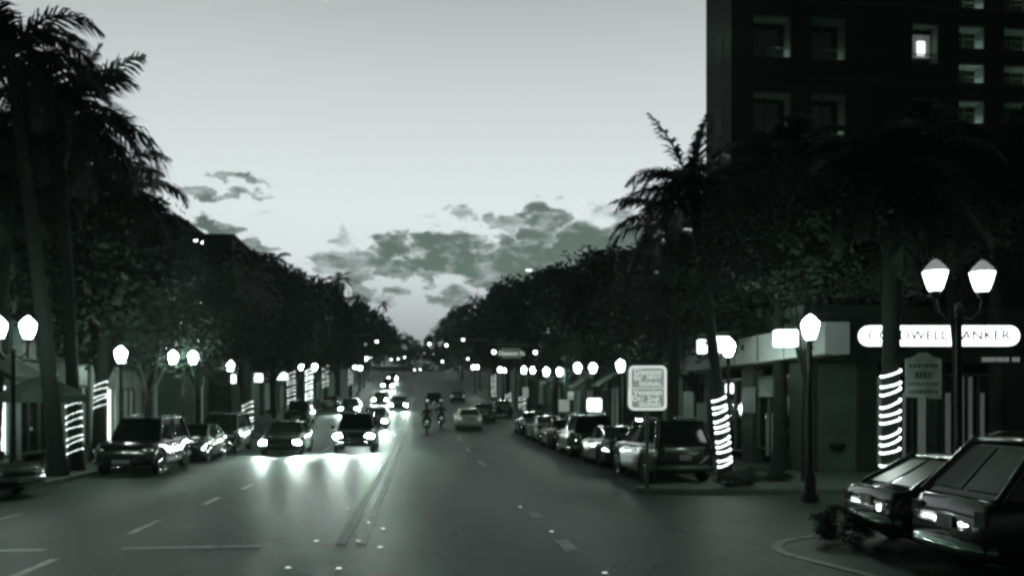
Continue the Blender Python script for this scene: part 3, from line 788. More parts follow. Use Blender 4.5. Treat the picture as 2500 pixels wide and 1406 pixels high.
# shops beyond on the right (behind parked cars and trees)
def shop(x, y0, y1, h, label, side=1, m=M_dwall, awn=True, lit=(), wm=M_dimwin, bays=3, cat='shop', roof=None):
    """side=1: right of the street (facade looks -X); side=-1: left"""
    zb = min(gz(y0), gz(y1)); t_ = thing('shop_building', label, cat, (x, y0, zb + .1)); L_ = y1 - y0; dpt = 10
    s = side; w = MB(); up = gz(y1) - zb
    bw = L_ / bays; pz = h - 1.1
    for k in range(bays + 1):
        yc = min(max(k * bw, .3), L_ - .3); w.bx(0, s * .4, yc - .3, yc + .3, 0, pz)
    w.bx(0, s * .4, 0, L_, pz + .002, h); w.bx(s * .402, s * dpt, 0, .3, 0, h); w.bx(s * .402, s * dpt, L_ - .3, L_, 0, h); w.bx(s * (dpt - .3), s * dpt, .302, L_ - .302, 0, h)
    w.bx(s * .402, s * (dpt - .302), .302, L_ - .302, h - .3, h - .1)
    w.build('wall', m, t_)
    c = MB(); c.bx(s * -.12, s * .52, -.02, L_ + .02, h + .003, h + .22); c.build('cornice', M_tower2, t_)
    for k in range(bays):
        a, b_ = max(k * bw, 0) + .302 + (.3 if k == 0 else 0), (k + 1) * bw - .302 - (.3 if k == bays - 1 else 0)
        floors = [(.35 + up * .5, 2.75 + up * .5)] + ([(3.6 + up * .5, min(5.2 + up * .5, pz - .2))] if h > 6 else [])
        for fi, (z0, z1) in enumerate(floors):
            f = MB(); 
            for z_ in (z0, z1 - .07): f.bx(s * .1, s * .2, a, b_, z_, z_ + .07)
            nn = 3
            for q in range(nn + 1):
                yy = min(max(a + (b_ - a) * q / nn, a + .03), b_ - .03); f.bx(s * .1, s * .2, yy - .03, yy + .03, z0 + .071, z1 - .071)
            fo = f.build('window', M_frame, t_)
            mm = M_shopwin if (k, fi) in lit else (wm if (k + fi) % 2 == 0 else M_glass)
            wbox('pane', mm, fo, s * .201, s * .22, a, b_, z0 + .02, z1 - .02)
        if h > 6:
            b = MB(); b.bx(s * .12, s * .38, a, b_, 2.8 + up * .5, 3.55 + up * .5); b.build('spandrel', m, t_)
            b = MB(); b.bx(s * .12, s * .38, a, b_, floors[1][1] + .003, pz); b.build('lintel', m, t_)
        else:
            b = MB(); b.bx(s * .12, s * .38, a, b_, 2.8 + up * .5, pz); b.build('lintel', m, t_)
        if awn and k % 2 == 0:
            z_ = 2.95 + up * .5
            A = MB().add([(0, a, z_ + .7), (0, b_, z_ + .7), (-s * 1.2, b_, z_), (-s * 1.2, a, z_), (-s * 1.2, b_, z_ - .18), (-s * 1.2, a, z_ - .18), (0, a, z_ + .66), (0, b_, z_ + .66)],
                         [[0, 1, 2, 3], [3, 2, 4, 5], [0, 3, 6], [1, 7, 2], [6, 7, 4, 5]])
            A.build('awning', M_awn, t_)
    return t_
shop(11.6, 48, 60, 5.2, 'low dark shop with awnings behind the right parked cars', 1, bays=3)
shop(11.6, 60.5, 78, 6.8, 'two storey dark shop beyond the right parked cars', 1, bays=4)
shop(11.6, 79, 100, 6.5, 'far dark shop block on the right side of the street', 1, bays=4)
shop(-13.4, 20, 33.5, 7.2, 'pale two storey shop at the left edge with a bright window and awnings', -1, m=M_wall, bays=4, lit=((2, 0),))
shop(-13.4, 34, 45.5, 6.4, 'pale shop with tall pilasters behind the first parked car', -1, m=M_wall2, bays=4, lit=((1, 0),), awn=False)
shop(-13.4, 52.5, 66, 6.6, 'pale shop with striped window blinds behind the left parked cars', -1, m=M_wall, bays=4, wm=mat('blind_window', .4, emit=.12, var=.6, scale=2, stretch=(6, 6, .2)))
shop(-13.4, 67, 88, 6.8, 'long dim shop block with box signs on the left', -1, m=M_dwall, bays=5)
shop(-13.4, 89, 118, 6.5, 'far dim shop block on the left side of the street', -1, m=M_dwall, bays=5)
# hip roofed block on the left
p1, p2, p3 = at(412, 54, 505), at(503, 54, 572), at(562, 54, 574)
t = thing('hip_roofed_block', 'dark block with a big hip roof above the left trees', 'building', (p2.x, p2.y, gz(p2.y)))
z0 = gz(p2.y); zE = p2.z - z0; zR = p1.z - z0; dxr = p1.x - p2.x
b = MB(); b.bx(-16, -.25, .3, 12, 0, zE - .25); b.build('wall', M_dwall, t)
b = MB(); n = .0
b.add([(-16, -.2, zE - .25), (.0, -.2, zE - .25), (0, 12.4, zE - .25), (-16, 12.4, zE - .25), (-16, -.2, zE), (0, -.2, zE), (0, 12.4, zE), (-16, 12.4, zE), (dxr, 2.6, zR), (dxr, 9, zR), (-16, 2.6, zR), (-16, 9, zR)],
      [[0, 1, 2, 3], [0, 4, 5, 1], [1, 5, 6, 2], [2, 6, 7, 3], [4, 10, 8, 5], [5, 8, 9, 6], [6, 9, 11, 7], [10, 11, 9, 8], [4, 7, 11, 10], [0, 3, 7, 4]]).build('roof', M_roof, t)
b = MB(); b.bx(.002, p3.x - p2.x, .3, 10, 0, p3.z - z0); b.build('wing', M_dwall, t)
b = MB(); b.bx(-.1, p3.x - p2.x + .2, .1, 10.2, p3.z - z0 + .003, p3.z - z0 + .12); b.build('wing_roof', M_roof, t)
for k in range(3):
    b = MB(); b.bx(-2.4 - k * 3, -1.2 - k * 3, .26, .297, zE - 2.2, zE - .8); b.build('window', M_glass, t)
q = at(485, 53.6, 591); fl_ = thing('flood_light', 'bright flood light under the eave of the hip roofed block', 'flood light', (q.x, q.y - .05, q.z), .2)
b = MB(); b.bx(-.3, .3, -.12, 0, -.14, .14); b.build('housing', M_metal, fl_)
b = MB(); b.bx(-.27, .27, -.135, -.122, -.1, .1); b.build('lamp_face', mat('flood_lit', .8, emit=10, var=0), fl_)
# light mast of the far sports field? thin pole in the sky gap
q = at(937, 190); 
# bright small lamp above the right trees
q = at(1291, 92, 660); fl_ = thing('flood_light', 'small bright lamp on a pole above the right trees', 'flood light', (q.x, q.y, gz(q.y)), 0)
b = MB(); b.tube([(0, 0, 0), (0, 0, q.z - gz(q.y))], [.12, .07], 8); b.build('pole', M_grey, fl_)
b = MB(); b.lathe([(.001, -.12), (.3, -.1), (.42, 0), (.3, .1), (.001, .12)], (0, 0, q.z - gz(q.y)), 12); b.build('lamp_head', mat('pole_lamp_lit', .8, emit=1.6, var=0), fl_)
# canvas umbrella of the cafe at left
q = at(120, 25.5); um = thing('cafe_umbrella', 'dark cafe umbrella at the left edge below the shop awnings', 'umbrella', (q.x - .2, q.y, .13))
b = MB(); b.lathe([(1.3, 2.1), (1.28, 2.3), (.9, 2.55), (.4, 2.78), (.001, 2.92)], (0, 0, 0), 8, smooth=False); b.build('canopy', M_awn, um)
b = MB(); b.tube([(0, 0, 0), (0, 0, 2.9)], .025, 8); b.tube([(0, 0, 0), (0, 0, .08)], .25, 12); b.build('pole', M_metal, um)

# ---------------------------------------------------------------- cars
def lerp_prof(prof, y):
    if y <= prof[0][0]: return prof[0][1]
    for (a, za), (b, zb) in zip(prof, prof[1:]):
        if y <= b:
            u = (y - a) / (b - a); u = u * u * (3 - 2 * u) * .5 + u * .5; return za + (zb - za) * u
    return prof[-1][1]
KINDS = {
 'sedan': dict(L=4.6, W=1.78, H=1.42, top=[(-2.3, .78), (-2.2, .93), (-1.55, 1.0), (.75, .93), (1.9, .78), (2.22, .66), (2.3, .5)], wb=.95, wt=.2, rt=-.95, rb=-1.75, belt=.9, r=.32, yw=(1.4, -1.35), zb=.2),
 'suv': dict(L=4.6, W=1.84, H=1.76, top=[(-2.3, .95), (-2.22, 1.08), (-1.55, 1.1), (.8, 1.06), (1.95, .98), (2.22, .86), (2.3, .6)], wb=1.0, wt=.45, rt=-1.85, rb=-2.18, belt=1.05, r=.38, yw=(1.45, -1.4), zb=.27),
 'wagon': dict(L=4.5, W=1.84, H=1.78, top=[(-2.25, .8), (-2.18, 1.02), (-1.55, 1.1), (.9, 1.08), (1.9, .95), (2.18, .85), (2.25, .6)], wb=1.15, wt=.55, rt=-1.45, rb=-2.08, belt=1.06, r=.38, yw=(1.42, -1.4), zb=.27),
 'hatch': dict(L=4.3, W=1.76, H=1.42, top=[(-2.15, .72), (-2.08, .9), (-1.6, .97), (.9, .92), (1.8, .78), (2.1, .66), (2.15, .5)], wb=1.0, wt=.3, rt=-1.05, rb=-1.85, belt=.92, r=.33, yw=(1.35, -1.3), zb=.2),
 'van': dict(L=4.9, W=1.9, H=1.8, top=[(-2.45, .95), (-2.4, 1.08), (-1.6, 1.1), (1.1, 1.08), (2.1, .92), (2.38, .8), (2.45, .55)], wb=1.45, wt=.75, rt=-2.1, rb=-2.35, belt=1.05, r=.35, yw=(1.55, -1.5), zb=.24),
}
def make_car(kind, paint, label, loc, rz, cat='car', head_on=False, tail_on=False, group=None, rear_shine=False):
    k = KINDS[kind]; L_, Wd, H = k['L'], k['W'] / 2, k['H']
    t = thing('parked_car' if not (head_on or tail_on) else 'car', label, cat, loc, rz, group)
    N = 56; b = MB(); vs = []; fs = []; nc = 9
    for i in range(N + 1):
        y = -L_ / 2 + L_ * i / N; e = abs(y) / (L_ / 2)
        w = Wd * (1 - .16 * max(0, e - .72) ** 1.4 / .28 ** 1.4 * (1.0 if kind != 'jeep' else .5))
        zt = lerp_prof(k['top'], y); zb = k['zb'] + (.1 * max(0, e - .85) / .15); zo = zb
        for yw in k['yw']:
            d = abs(y - yw); ra = k['r'] + .07
            if d < ra: zo = max(zo, k['r'] + math.sqrt(ra * ra - d * d) * .97)
        zo = min(zo, zt - .12); h = zt - zo
        pr = [(0, zb), (w * .62, zb), (w * .97, zo), (w, zo + h * .12), (w * 1.0, zo + h * .5), (w * .985, zo + h * .8), (w * .93, zt - .02), (w * .8, zt + .012), (0, zt + .03)]
        for x, z in pr: vs.append((x, y, z))
        for x, z in pr: vs.append((-x, y, z))
    for i in range(N):
        for s_ in (0, 1):
            for j in range(nc - 1):
                a = i * 2 * nc + s_ * nc + j; c = (i + 1) * 2 * nc + s_ * nc + j
                fs.append([a, a + 1, c + 1, c] if s_ == 0 else [a, c, c + 1, a + 1])
    for i in (0, N):
        o_ = i * 2 * nc; fs.append([o_ + j for j in range(nc)] + [o_ + nc + j for j in range(nc - 1, 0, -1)])
    b.add(vs, fs, True); body = b.build('body', paint, t)
    # glasshouse
    wb, wt, rt, rb, bz = k['wb'], k['wt'], k['rt'], k['rb'], k['belt']
    w0, w1 = Wd * .9, Wd * (.7 if kind != 'jeep' else .8); zr = H - .05
    base = [(w0 * .92, wb), (w0, (wb + rb) / 2 + .3), (w0 * .94, rb)]; top = [(w1 * .96, wt), (w1, (wt + rt) / 2), (w1 * .94, rt)]
    vs = [(x, y, bz) for x, y in base] + [(-x, y, bz) for x, y in base] + [(x, y, zr) for x, y in top] + [(-x, y, zr) for x, y in top]
    g = MB().add(vs, [[0, 1, 7, 6], [1, 2, 8, 7], [3, 9, 10, 4], [4, 10, 11, 5], [0, 6, 9, 3], [2, 5, 11, 8], [6, 7, 8, 11, 10, 9]])
    g.build('windows', M_glass, t)
    rf = MB(); ny, nx = 8, 6; vs = []; fs = []
    for i in range(ny + 1):
        y = wt + .06 + (rt - .06 - wt - .06) * i / ny; e = abs(2 * i / ny - 1)
        for j in range(nx + 1):
            u = 2 * j / nx - 1; ww = w1 * (1.02 - .05 * e ** 3)
            vs.append((u * ww, y, zr + .05 * (1 - .75 * abs(u) ** 3) * (1 - .5 * e ** 4) + .002))
    for i in range(ny):
        for j in range(nx): a = i * (nx + 1) + j; fs.append([a, a + 1, a + nx + 2, a + nx + 1])
    o_ = len(vs); vs2 = [(x, y, zr - .005) for x, y, z in vs]; rf.add(vs, fs, True)
    rim_ = [j for j in range(nx + 1)] + [i * (nx + 1) + nx for i in range(1, ny + 1)] + [ny * (nx + 1) + j for j in range(nx - 1, -1, -1)] + [i * (nx + 1) for i in range(ny - 1, 0, -1)]
    q = len(rim_); rf.add([vs[i] for i in rim_] + [vs2[i] for i in rim_], [[i, (i + 1) % q, (i + 1) % q + q, i + q] for i in range(q)])
    for s_ in (1, -1):
        for (bx_, by), (tx, ty), r_ in ((base[0], top[0], .035), (base[2], top[2], .07), ((base[1][0], base[1][1] - .1), (top[1][0], top[1][1]), .035)):
            rf.tube([(s_ * bx_, by, bz - .02), (s_ * tx, ty, zr + .005)], r_, 6)
    rf.build('roof', paint, t)
    if rear_shine:  # pale panels over the rear glass paint in a sky reflection
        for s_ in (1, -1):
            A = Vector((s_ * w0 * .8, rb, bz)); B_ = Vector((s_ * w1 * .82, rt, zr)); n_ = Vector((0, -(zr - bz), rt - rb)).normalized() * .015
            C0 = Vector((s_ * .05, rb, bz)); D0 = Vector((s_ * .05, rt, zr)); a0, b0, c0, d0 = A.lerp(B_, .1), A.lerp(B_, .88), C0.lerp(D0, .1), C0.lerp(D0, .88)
            MB().add([a0 + n_, b0 + n_, d0 + n_, c0 + n_], [[0, 1, 2, 3]]).build('painted_rear_reflection', mat('painted_sky_reflection', .1, rough=.35, var=.3, scale=2), t)
    if kind in ('suv', 'van', 'wagon'):
        for s_ in (1, -1): MB().tube([(s_ * w1 * .9, wt - .1, zr + .03), (s_ * w1 * .9, wt - .3, zr + .09), (s_ * w1 * .88, rt + .3, zr + .09), (s_ * w1 * .88, rt + .1, zr + .03)], .016, 6).build('roof_rail', M_chrome, t)
    # wheels
    for yw in k['yw']:
        for s_ in (1, -1):
            r = k['r']; c = (s_ * (Wd - .12), yw, r)
            ty = MB(); ty.lathe([(r * .64, -.1), (r * .92, -.11), (r, -.07), (r, .07), (r * .92, .11), (r * .64, .1)], c, 20, 'x'); w_ = ty.build('wheel', M_tyre, t)
            rm = MB(); rm.lathe([(.001, .05 * s_), (.05, .06 * s_), (.06, .05 * s_)], c, 10, 'x'); rm.lathe([(r * .56, .04 * s_), (r * .66, .1 * s_), (r * .62, .03 * s_)], c, 20, 'x')
            for q in range(5):
                a = 2 * PI * q / 5 + yw; v = Vector((0, math.cos(a), math.sin(a))); cc = Vector(c) + Vector((s_ * .05, 0, 0))
                rm.tube([cc + v * .04, cc + v * r * .6], [.035, .028], 5)
            rm.build('rim', M_rim, w_)
    yf, yr = L_ / 2, -L_ / 2; zt = lerp_prof(k['top'], yf - .15)
    hm = M_head if head_on else M_headoff
    for s_ in (1, -1):
        if kind == 'jeep':
            h = MB(); h.bx(s_ * .5, s_ * .76, yf - .1, yf + .015, .76, .9); h.build('headlight', hm, t)
        else:
            h = MB(); z_ = zt - .14; h.lathe([(.001, .03), (.12, .02), (.18, -.02), (.19, -.14)], (0, 0, 0), 12, 'y')
            h.xform(Matrix.Translation((s_ * Wd * .72, yf - .06, z_)) @ Matrix.Diagonal((1.15, 1, .62, 1))); h.build('headlight', hm, t)
        h = MB(); h.bx(s_ * Wd * .84, s_ * Wd * .62, yr - .008, yr + .06, *{'sedan': (.72, .86), 'suv': (.78, 1.0), 'van': (.78, 1.0), 'wagon': (.74, .93), 'hatch': (.66, .8)}[kind])
        h.build('tail_light', M_tailon if tail_on else M_tail, t)
        mr = MB(); mr.box((s_ * (Wd + .1), wb - .12, bz + .06), (.18, .1, .13), 0, .85); mr.build('door_mirror', paint, t)
    bp = MB(); bp.tube([(-Wd * .9, yf - .16, .42), (-Wd * .6, yf + .03, .42), (Wd * .6, yf + .03, .42), (Wd * .9, yf - .16, .42)], .09 if kind != 'jeep' else .075, 8); bp.build('front_bumper', paint if kind != 'jeep' else M_chrome, t)
    bp = MB(); bp.tube([(-Wd * .9, yr + .16, .45), (-Wd * .6, yr - .03, .45), (Wd * .6, yr - .03, .45), (Wd * .9, yr + .16, .45)], .1, 8); bp.build('rear_bumper', M_chrome if rear_shine else (paint if kind != 'suv' else M_grey), t)
    gr = MB(); n_ = 7 if kind == 'jeep' else 4
    if kind == 'jeep':
        for q in range(3): gr.bx(-.46, .46, yf + .001, yf + .02, .72 + q * .075, .742 + q * .075)
    else:
        for q in range(n_): gr.bx(-.42, .42, yf - .01, yf + .012, .5 + q * .05, .525 + q * .05)
    gr.build('grille', M_chrome, t)
    pl = MB(); pl.bx(-.16, .16, yr - .035, yr - .012, .66, .82); pl.build('number_plate', M_plate, t)
    pl = MB(); pl.bx(-.26, .26, yf + .1, yf + .115, .38, .49) if kind != 'jeep' else pl.bx(-.16, .16, yf + .12, yf + .135, .38, .49); pl.build('front_plate', M_plate if not head_on else M_black, t)
    hd = MB()
    for s_ in (1, -1):
        for yy in (.05, -.95): hd.bx(s_ * (Wd * .985), s_ * (Wd * .985 + .025), yy - .1, yy + .06, bz - .17, bz - .14)
    hd.build('door_handle', M_chrome, t)
    return t
PK = 'cars parked along the right kerb'; PLK = 'cars parked along the left kerb'
def par_right(yr, kind, paint, label, ang=0, xo=0):
    k = KINDS[kind]; y = yr + k['L'] / 2
    return make_car(kind, paint, label, (7.05 + xo, y, gz(y)), ang, group=PK)
par_right(22.5, 'suv', M_pdark, 'nearest car of the right parked row, dark with a pale rear plate', .03, .05)
par_right(28.2, 'sedan', M_pdark, 'second car of the right parked row, behind the direction sign post', .02)
par_right(33.9, 'suv', M_pblack, 'third car of the right parked row, black and tall', 0)
par_right(39.6, 'sedan', M_pdark, 'fourth car of the right parked row', 0)
par_right(45.6, 'sedan', M_psilver, 'fifth car of the right parked row, silver', 0)
par_right(51.6, 'sedan', M_pdark, 'sixth and farthest clear car of the right parked row', 0)
par_right(72, 'sedan', M_pdark, 'lone far parked car below the far right palm lights', 0)
for y, kind, pt, lb in ((27.4, 'suv', M_pblack, 'black tall car at the near end of the left parked row'), (33.0, 'sedan', M_pblack, 'second car of the left parked row, behind the black tall one'),
                        (38.4, 'suv', M_pblack, 'third car of the left parked row, left of a dark tree trunk'), (63, 'suv', M_pdark, 'far parked car under the lit left trunks'), (86, 'sedan', M_pdark, 'farthest parked car on the left beside oncoming lights')):
    k = KINDS[kind]; yy = y + k['L'] / 2 - .4; make_car(kind, pt, lb, (-8.9 if y > 30 else -9.0, yy, gz(yy)), PI + (.0), group=PLK)
q = at(-150, 20.4); make_car('sedan', M_pdark, 'dark car cut by the left edge of the view', (q.x, q.y, 0), -PI / 2 - .3)
# oncoming traffic
def spot(t, x, y, z, e):
    for s_ in (1, -1):
        ld = bpy.data.lights.new('headlamp_beam', 'SPOT'); ld.energy = e; ld.spot_size = R(34); ld.spot_blend = .8; ld.shadow_soft_size = .06
        ld.color = (.74, 1, .85)
        o = bpy.data.objects.new('headlamp_beam', ld); COL.objects.link(o); o.parent = t; o.location = (s_ * x, y + .1, z)
        o.rotation_euler = (R(83), 0, 0)      # shines along +Y, dipped
for px, D, kind, pt, lb, e in ((863, 37.5, 'suv', M_pblack, 'nearest oncoming car with blazing headlights beside the double line', 380), (683, 35.8, 'sedan', M_pblack, 'oncoming car with blazing headlights in the outer left lane', 300),
                            (913, 58, 'sedan', M_pdark, 'oncoming car right behind the nearest one', 900), (852, 76, 'sedan', M_pdark, 'oncoming car in the outer lane behind the second one', 800),
                            (928, 98, 'sedan', M_pdark, 'oncoming car between the far pair and the middle of the pack', 900), (958, 158, 'sedan', M_pdark, 'faint oncoming car just beyond the one up the slope', 400),
                            (973, 84, 'sedan', M_pdark, 'oncoming car nearest the centre of the road', 1200), (946, 138, 'suv', M_pdark, 'farthest oncoming car up the slope', 400)):
    q = at(px, D); sl = math.atan((gz(q.y + 2) - gz(q.y - 2)) / 4); hd = math.atan2(-q.x * .3, -q.y) if False else 0
    c = make_car(kind, pt, lb, (q.x, q.y + 2.2, gz(q.y + 2.2)), PI, head_on=True, group='oncoming cars with lit headlights')
    c.rotation_euler = (-sl, 0, PI)
    k = KINDS[kind]; spot(c, k['W'] / 2 * .72, k['L'] / 2, .7, e * .9)
# traffic ahead
for px, D, kind, pt, lb in ((1147, 57.5, 'sedan', M_pwhite, 'white saloon driving away right of the motorcycles'), (1060, 88, 'suv', M_pblack, 'dark tall car driving away with two dim tail lights'), (1118, 105, 'sedan', M_pdark, 'far car driving away right of the dark tall car'), (1185, 66, 'sedan', M_pdark, 'dark car just beyond the white saloon at the kerb')):
    q = at(px, D); sl = math.atan((gz(q.y + 4) - gz(q.y)) / 4)
    c = make_car(kind, pt, lb, (q.x, q.y + 2.2, gz(q.y + 2.2)), 0, tail_on=px != 1185); c.rotation_euler = (sl, 0, 0)
# near right
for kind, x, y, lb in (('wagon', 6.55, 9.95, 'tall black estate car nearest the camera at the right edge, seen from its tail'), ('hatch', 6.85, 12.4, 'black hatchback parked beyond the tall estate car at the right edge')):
    make_car(kind, M_pblack, lb, (x + KINDS[kind]['L'] / 2, y, 0), -PI / 2 - .03, rear_shine=True)

# ---------------------------------------------------------------- scooters and riders
def scooter(p, label, lb2, cloth):
    t = thing('motorcycle', label, 'motorcycle', p, 0)
    for y in (-.62, .68):
        w = MB(); w.lathe([(.2, -.05), (.29, -.055), (.31, 0), (.29, .055), (.2, .05)], (0, y, .31), 18, 'x'); o = w.build('wheel', M_tyre, t)
        w = MB(); w.lathe([(.001, -.03), (.2, -.02), (.2, .02), (.001, .03)], (0, y, .31), 14, 'x'); w.build('rim', M_rim, o)
    b = MB(); b.tube([(0, -.85, .72), (0, -.4, .7), (0, 0, .66), (0, .2, .8), (0, .45, .82)], [.1, .15, .13, .17, .08], 8); b.tube([(0, .4, .85), (0, .68, .31)], .05, 6); b.tube([(0, -.1, .35), (0, .25, .4)], .15, 8); b.tube([(0, -.62, .31), (0, -.1, .4), (0, 0, .6)], .05, 6)
    b.build('frame', M_pblack, t)
    b = MB(); b.tube([(-.36, .25, 1.02), (-.1, .4, 1.0), (.1, .4, 1.0), (.36, .25, 1.02)], .02, 6); b.build('handlebar', M_metal, t)
    b = MB(); b.tube([(0, -.8, .78), (0, -.4, .8), (0, .05, .78)], [.1, .13, .1], 8); b.build('seat', M_black, t)
    b = MB(); b.bx(-.09, .09, -.97, -.93, .66, .76); b.build('tail_light', M_tailon, t)
    b = MB(); b.bx(-.1, .1, -.95, -.93, .5, .62); b.build('number_plate', M_plate, t)
    r = thing('person', lb2, 'person', p)
    me = bpy.data.meshes.new('body'); J = [(0, -.25, .9, .17), (0, -.2, 1.1, .17), (0, -.08, 1.36, .19), (0, -.02, 1.5, .07), (0, .02, 1.6, .09), (0, .02, 1.72, .11),
        (.2, -.06, 1.38, .08), (.34, .05, 1.16, .055), (.33, .26, 1.05, .04), (-.2, -.06, 1.38, .08), (-.34, .05, 1.16, .055), (-.33, .26, 1.05, .04),
        (.15, -.15, .86, .11), (.22, .22, .72, .085), (.2, .02, .36, .055), (.2, .14, .28, .05), (-.15, -.15, .86, .11), (-.22, .22, .72, .085), (-.2, .02, .36, .055), (-.2, .14, .28, .05)]
    E = [(0, 1), (1, 2), (2, 3), (3, 4), (4, 5), (2, 6), (6, 7), (7, 8), (2, 9), (9, 10), (10, 11), (0, 12), (12, 13), (13, 14), (14, 15), (0, 16), (16, 17), (17, 18), (18, 19)]
    me.from_pydata([j[:3] for j in J], E, []); o = bpy.data.objects.new('body', me); COL.objects.link(o)
    me.materials.append(cloth)
    sk = o.modifiers.new('s', 'SKIN'); ss = o.modifiers.new('u', 'SUBSURF'); ss.levels = ss.render_levels = 1
    for v, j in zip(me.skin_vertices[0].data, J): v.radius = (j[3], j[3])
    me.skin_vertices[0].data[0].use_root = True; o.parent = r
    h = MB(); h.lathe([(.001, -.12), (.1, -.1), (.135, 0), (.12, .09), (.06, .14), (.001, .15)], (0, .02, 1.74), 12); h.build('helmet', M_pblack, r)
scooter(at(1042, 55.5), 'motorcycle ridden away on the left of the pair', 'rider in dark clothes on the left motorcycle', M_cloth)
scooter(at(1077, 60), 'motorcycle ridden away on the right of the pair, nearer the white saloon', 'rider in dark clothes on the right motorcycle', M_cloth2)

# ---------------------------------------------------------------- sky
w = bpy.data.worlds.new('World'); S.world = w; w.use_nodes = True
nt = w.node_tree; N = nt.nodes; L = nt.links; N.clear()
out = N.new('ShaderNodeOutputWorld'); bg = N.new('ShaderNodeBackground'); L.new(bg.outputs[0], out.inputs[0]); bg.inputs[1].default_value = 1
tc = N.new('ShaderNodeTexCoord'); sep = N.new('ShaderNodeSeparateXYZ'); L.new(tc.outputs['Generated'], sep.inputs[0])
def M(op, a, b=None, c=None, clamp=False):
    n = N.new('ShaderNodeMath'); n.operation = op; n.use_clamp = clamp
    for i, v in enumerate((a, b, c)):
        if v is None: continue
        if isinstance(v, (int, float)): n.inputs[i].default_value = v
        else: L.new(v, n.inputs[i])
    return n.outputs[0]
az = M('ARCTAN2', sep.outputs[0], sep.outputs[1]); el = M('ARCSINE', sep.outputs[2])
cmb = N.new('ShaderNodeCombineXYZ'); L.new(az, cmb.inputs[0]); L.new(el, cmb.inputs[1])
rp = N.new('ShaderNodeValToRGB'); cr = rp.color_ramp
def pe(py): return math.atan((HY - py) / F)
stops = [(-.02, .12), (pe(900), .38), (pe(800), .50), (pe(720), .66), (pe(640), .84), (pe(520), .86), (pe(380), .78), (pe(200), .66), (pe(0), .50), (.62, .2), (.85, .07), (1.5, .035)]
while len(cr.elements) < len(stops): cr.elements.new(.5)
for e_, (p_, v) in zip(cr.elements, stops): e_.position = (p_ + .1) / 1.7; e_.color = (v * (.915 if v > .25 else .7), v, v * (.998 if v > .25 else .84), 1)
L.new(M('DIVIDE', M('ADD', el, .1), 1.7), rp.inputs[0])
# the afterglow fades away from the west
fa = N.new('ShaderNodeMapRange'); fa.interpolation_type = 'SMOOTHSTEP'; fa.inputs[1].default_value = .35; fa.inputs[2].default_value = 1.6; fa.inputs[3].default_value = 1; fa.inputs[4].default_value = .07
L.new(M('ABSOLUTE', M('ADD', az, -.16)), fa.inputs[0])
# clouds in the sky dome
nz = N.new('ShaderNodeTexNoise'); nz.inputs['Scale'].default_value = 30; nz.inputs['Detail'].default_value = 9; nz.inputs['Roughness'].default_value = .62
st_ = N.new('ShaderNodeVectorMath'); st_.operation = 'MULTIPLY'; st_.inputs[1].default_value = (.62, 1.35, 1); L.new(cmb.outputs[0], st_.inputs[0])
L.new(st_.outputs[0], nz.inputs['Vector'])
nz2 = N.new('ShaderNodeTexNoise'); nz2.inputs['Scale'].default_value = 70; nz2.inputs['Detail'].default_value = 9; nz2.inputs['Roughness'].default_value = .68
L.new(st_.outputs[0], nz2.inputs['Vector'])
dis = N.new('ShaderNodeVectorMath'); dis.operation = 'MULTIPLY_ADD'; dis.inputs[1].default_value = (.12, .06, 0)
off = N.new('ShaderNodeVectorMath'); off.operation = 'ADD'; off.inputs[1].default_value = (-.06, -.03, 0)
L.new(nz.outputs['Color'], dis.inputs[0]); L.new(cmb.outputs[0], off.inputs[0]); L.new(off.outputs[0], dis.inputs[2])
def dirof(px, py):
    a = math.atan((px - 1250) / F); return a + PHI, math.atan((HY - py) / F * math.cos(a))
blobs = [(560, 440, 78, 9, .85), (510, 470, 130, 8, .85), (530, 548, 42, 20, 1), (620, 610, 60, 14, .8), (850, 575, 20, 14, .5), (830, 610, 30, 22, .6), (815, 645, 45, 24, .7), (870, 645, 55, 30, .85), (955, 600, 60, 32, 1), (1090, 600, 90, 38, 1),
         (1125, 525, 45, 15, .7), (1050, 530, 50, 8, .4), (1235, 540, 60, 17, .75), (1330, 530, 50, 42, .95), (1310, 590, 50, 40, .9), (1215, 610, 45, 45, 1), (1160, 650, 170, 34, 1), (960, 650, 100, 20, .9), (1300, 650, 150, 62, 1), (1420, 590, 70, 52, 1), (1500, 600, 90, 80, 1), (1200, 690, 60, 22, .9),
         (1035, 685, 26, 20, .8), (885, 712, 34, 20, .85), (965, 712, 28, 12, .8), (1095, 726, 60, 14, .85), (880, 680, 34, 40, .8), (935, 738, 40, 14, .55), (1250, 700, 60, 34, 1), (660, 523, 35, 6, .35), (1480, 510, 70, 12, .4), (700, 380, 50, 7, .2), (1000, 520, 30, 7, .3), (1340, 700, 90, 50, 1), (1240, 570, 35, 12, .6)]
acc = None
for px, py, rx, ry, st in blobs:
    a_, e_ = dirof(px, py)
    n = N.new('ShaderNodeVectorMath'); n.operation = 'SUBTRACT'; L.new(dis.outputs[0], n.inputs[0]); n.inputs[1].default_value = (a_, e_, 0)
    n2 = N.new('ShaderNodeVectorMath'); n2.operation = 'DIVIDE'; L.new(n.outputs[0], n2.inputs[0]); n2.inputs[1].default_value = (rx / F * 1.12, ry / F * 1.15, 1)
    n3 = N.new('ShaderNodeVectorMath'); n3.operation = 'LENGTH'; L.new(n2.outputs[0], n3.inputs[0])
    mr = N.new('ShaderNodeMapRange'); mr.interpolation_type = 'SMOOTHSTEP'; mr.inputs[1].default_value = 1.25; mr.inputs[2].default_value = .62; mr.inputs[3].default_value = 0; mr.inputs[4].default_value = st
    L.new(n3.outputs['Value'], mr.inputs[0])
    acc = mr.outputs[0] if acc is None else M('MAXIMUM', acc, mr.outputs[0])
brk = M('MULTIPLY_ADD', nz2.outputs['Fac'], 2.2, M('MULTIPLY_ADD', nz.outputs['Fac'], 1.6, -2.5))
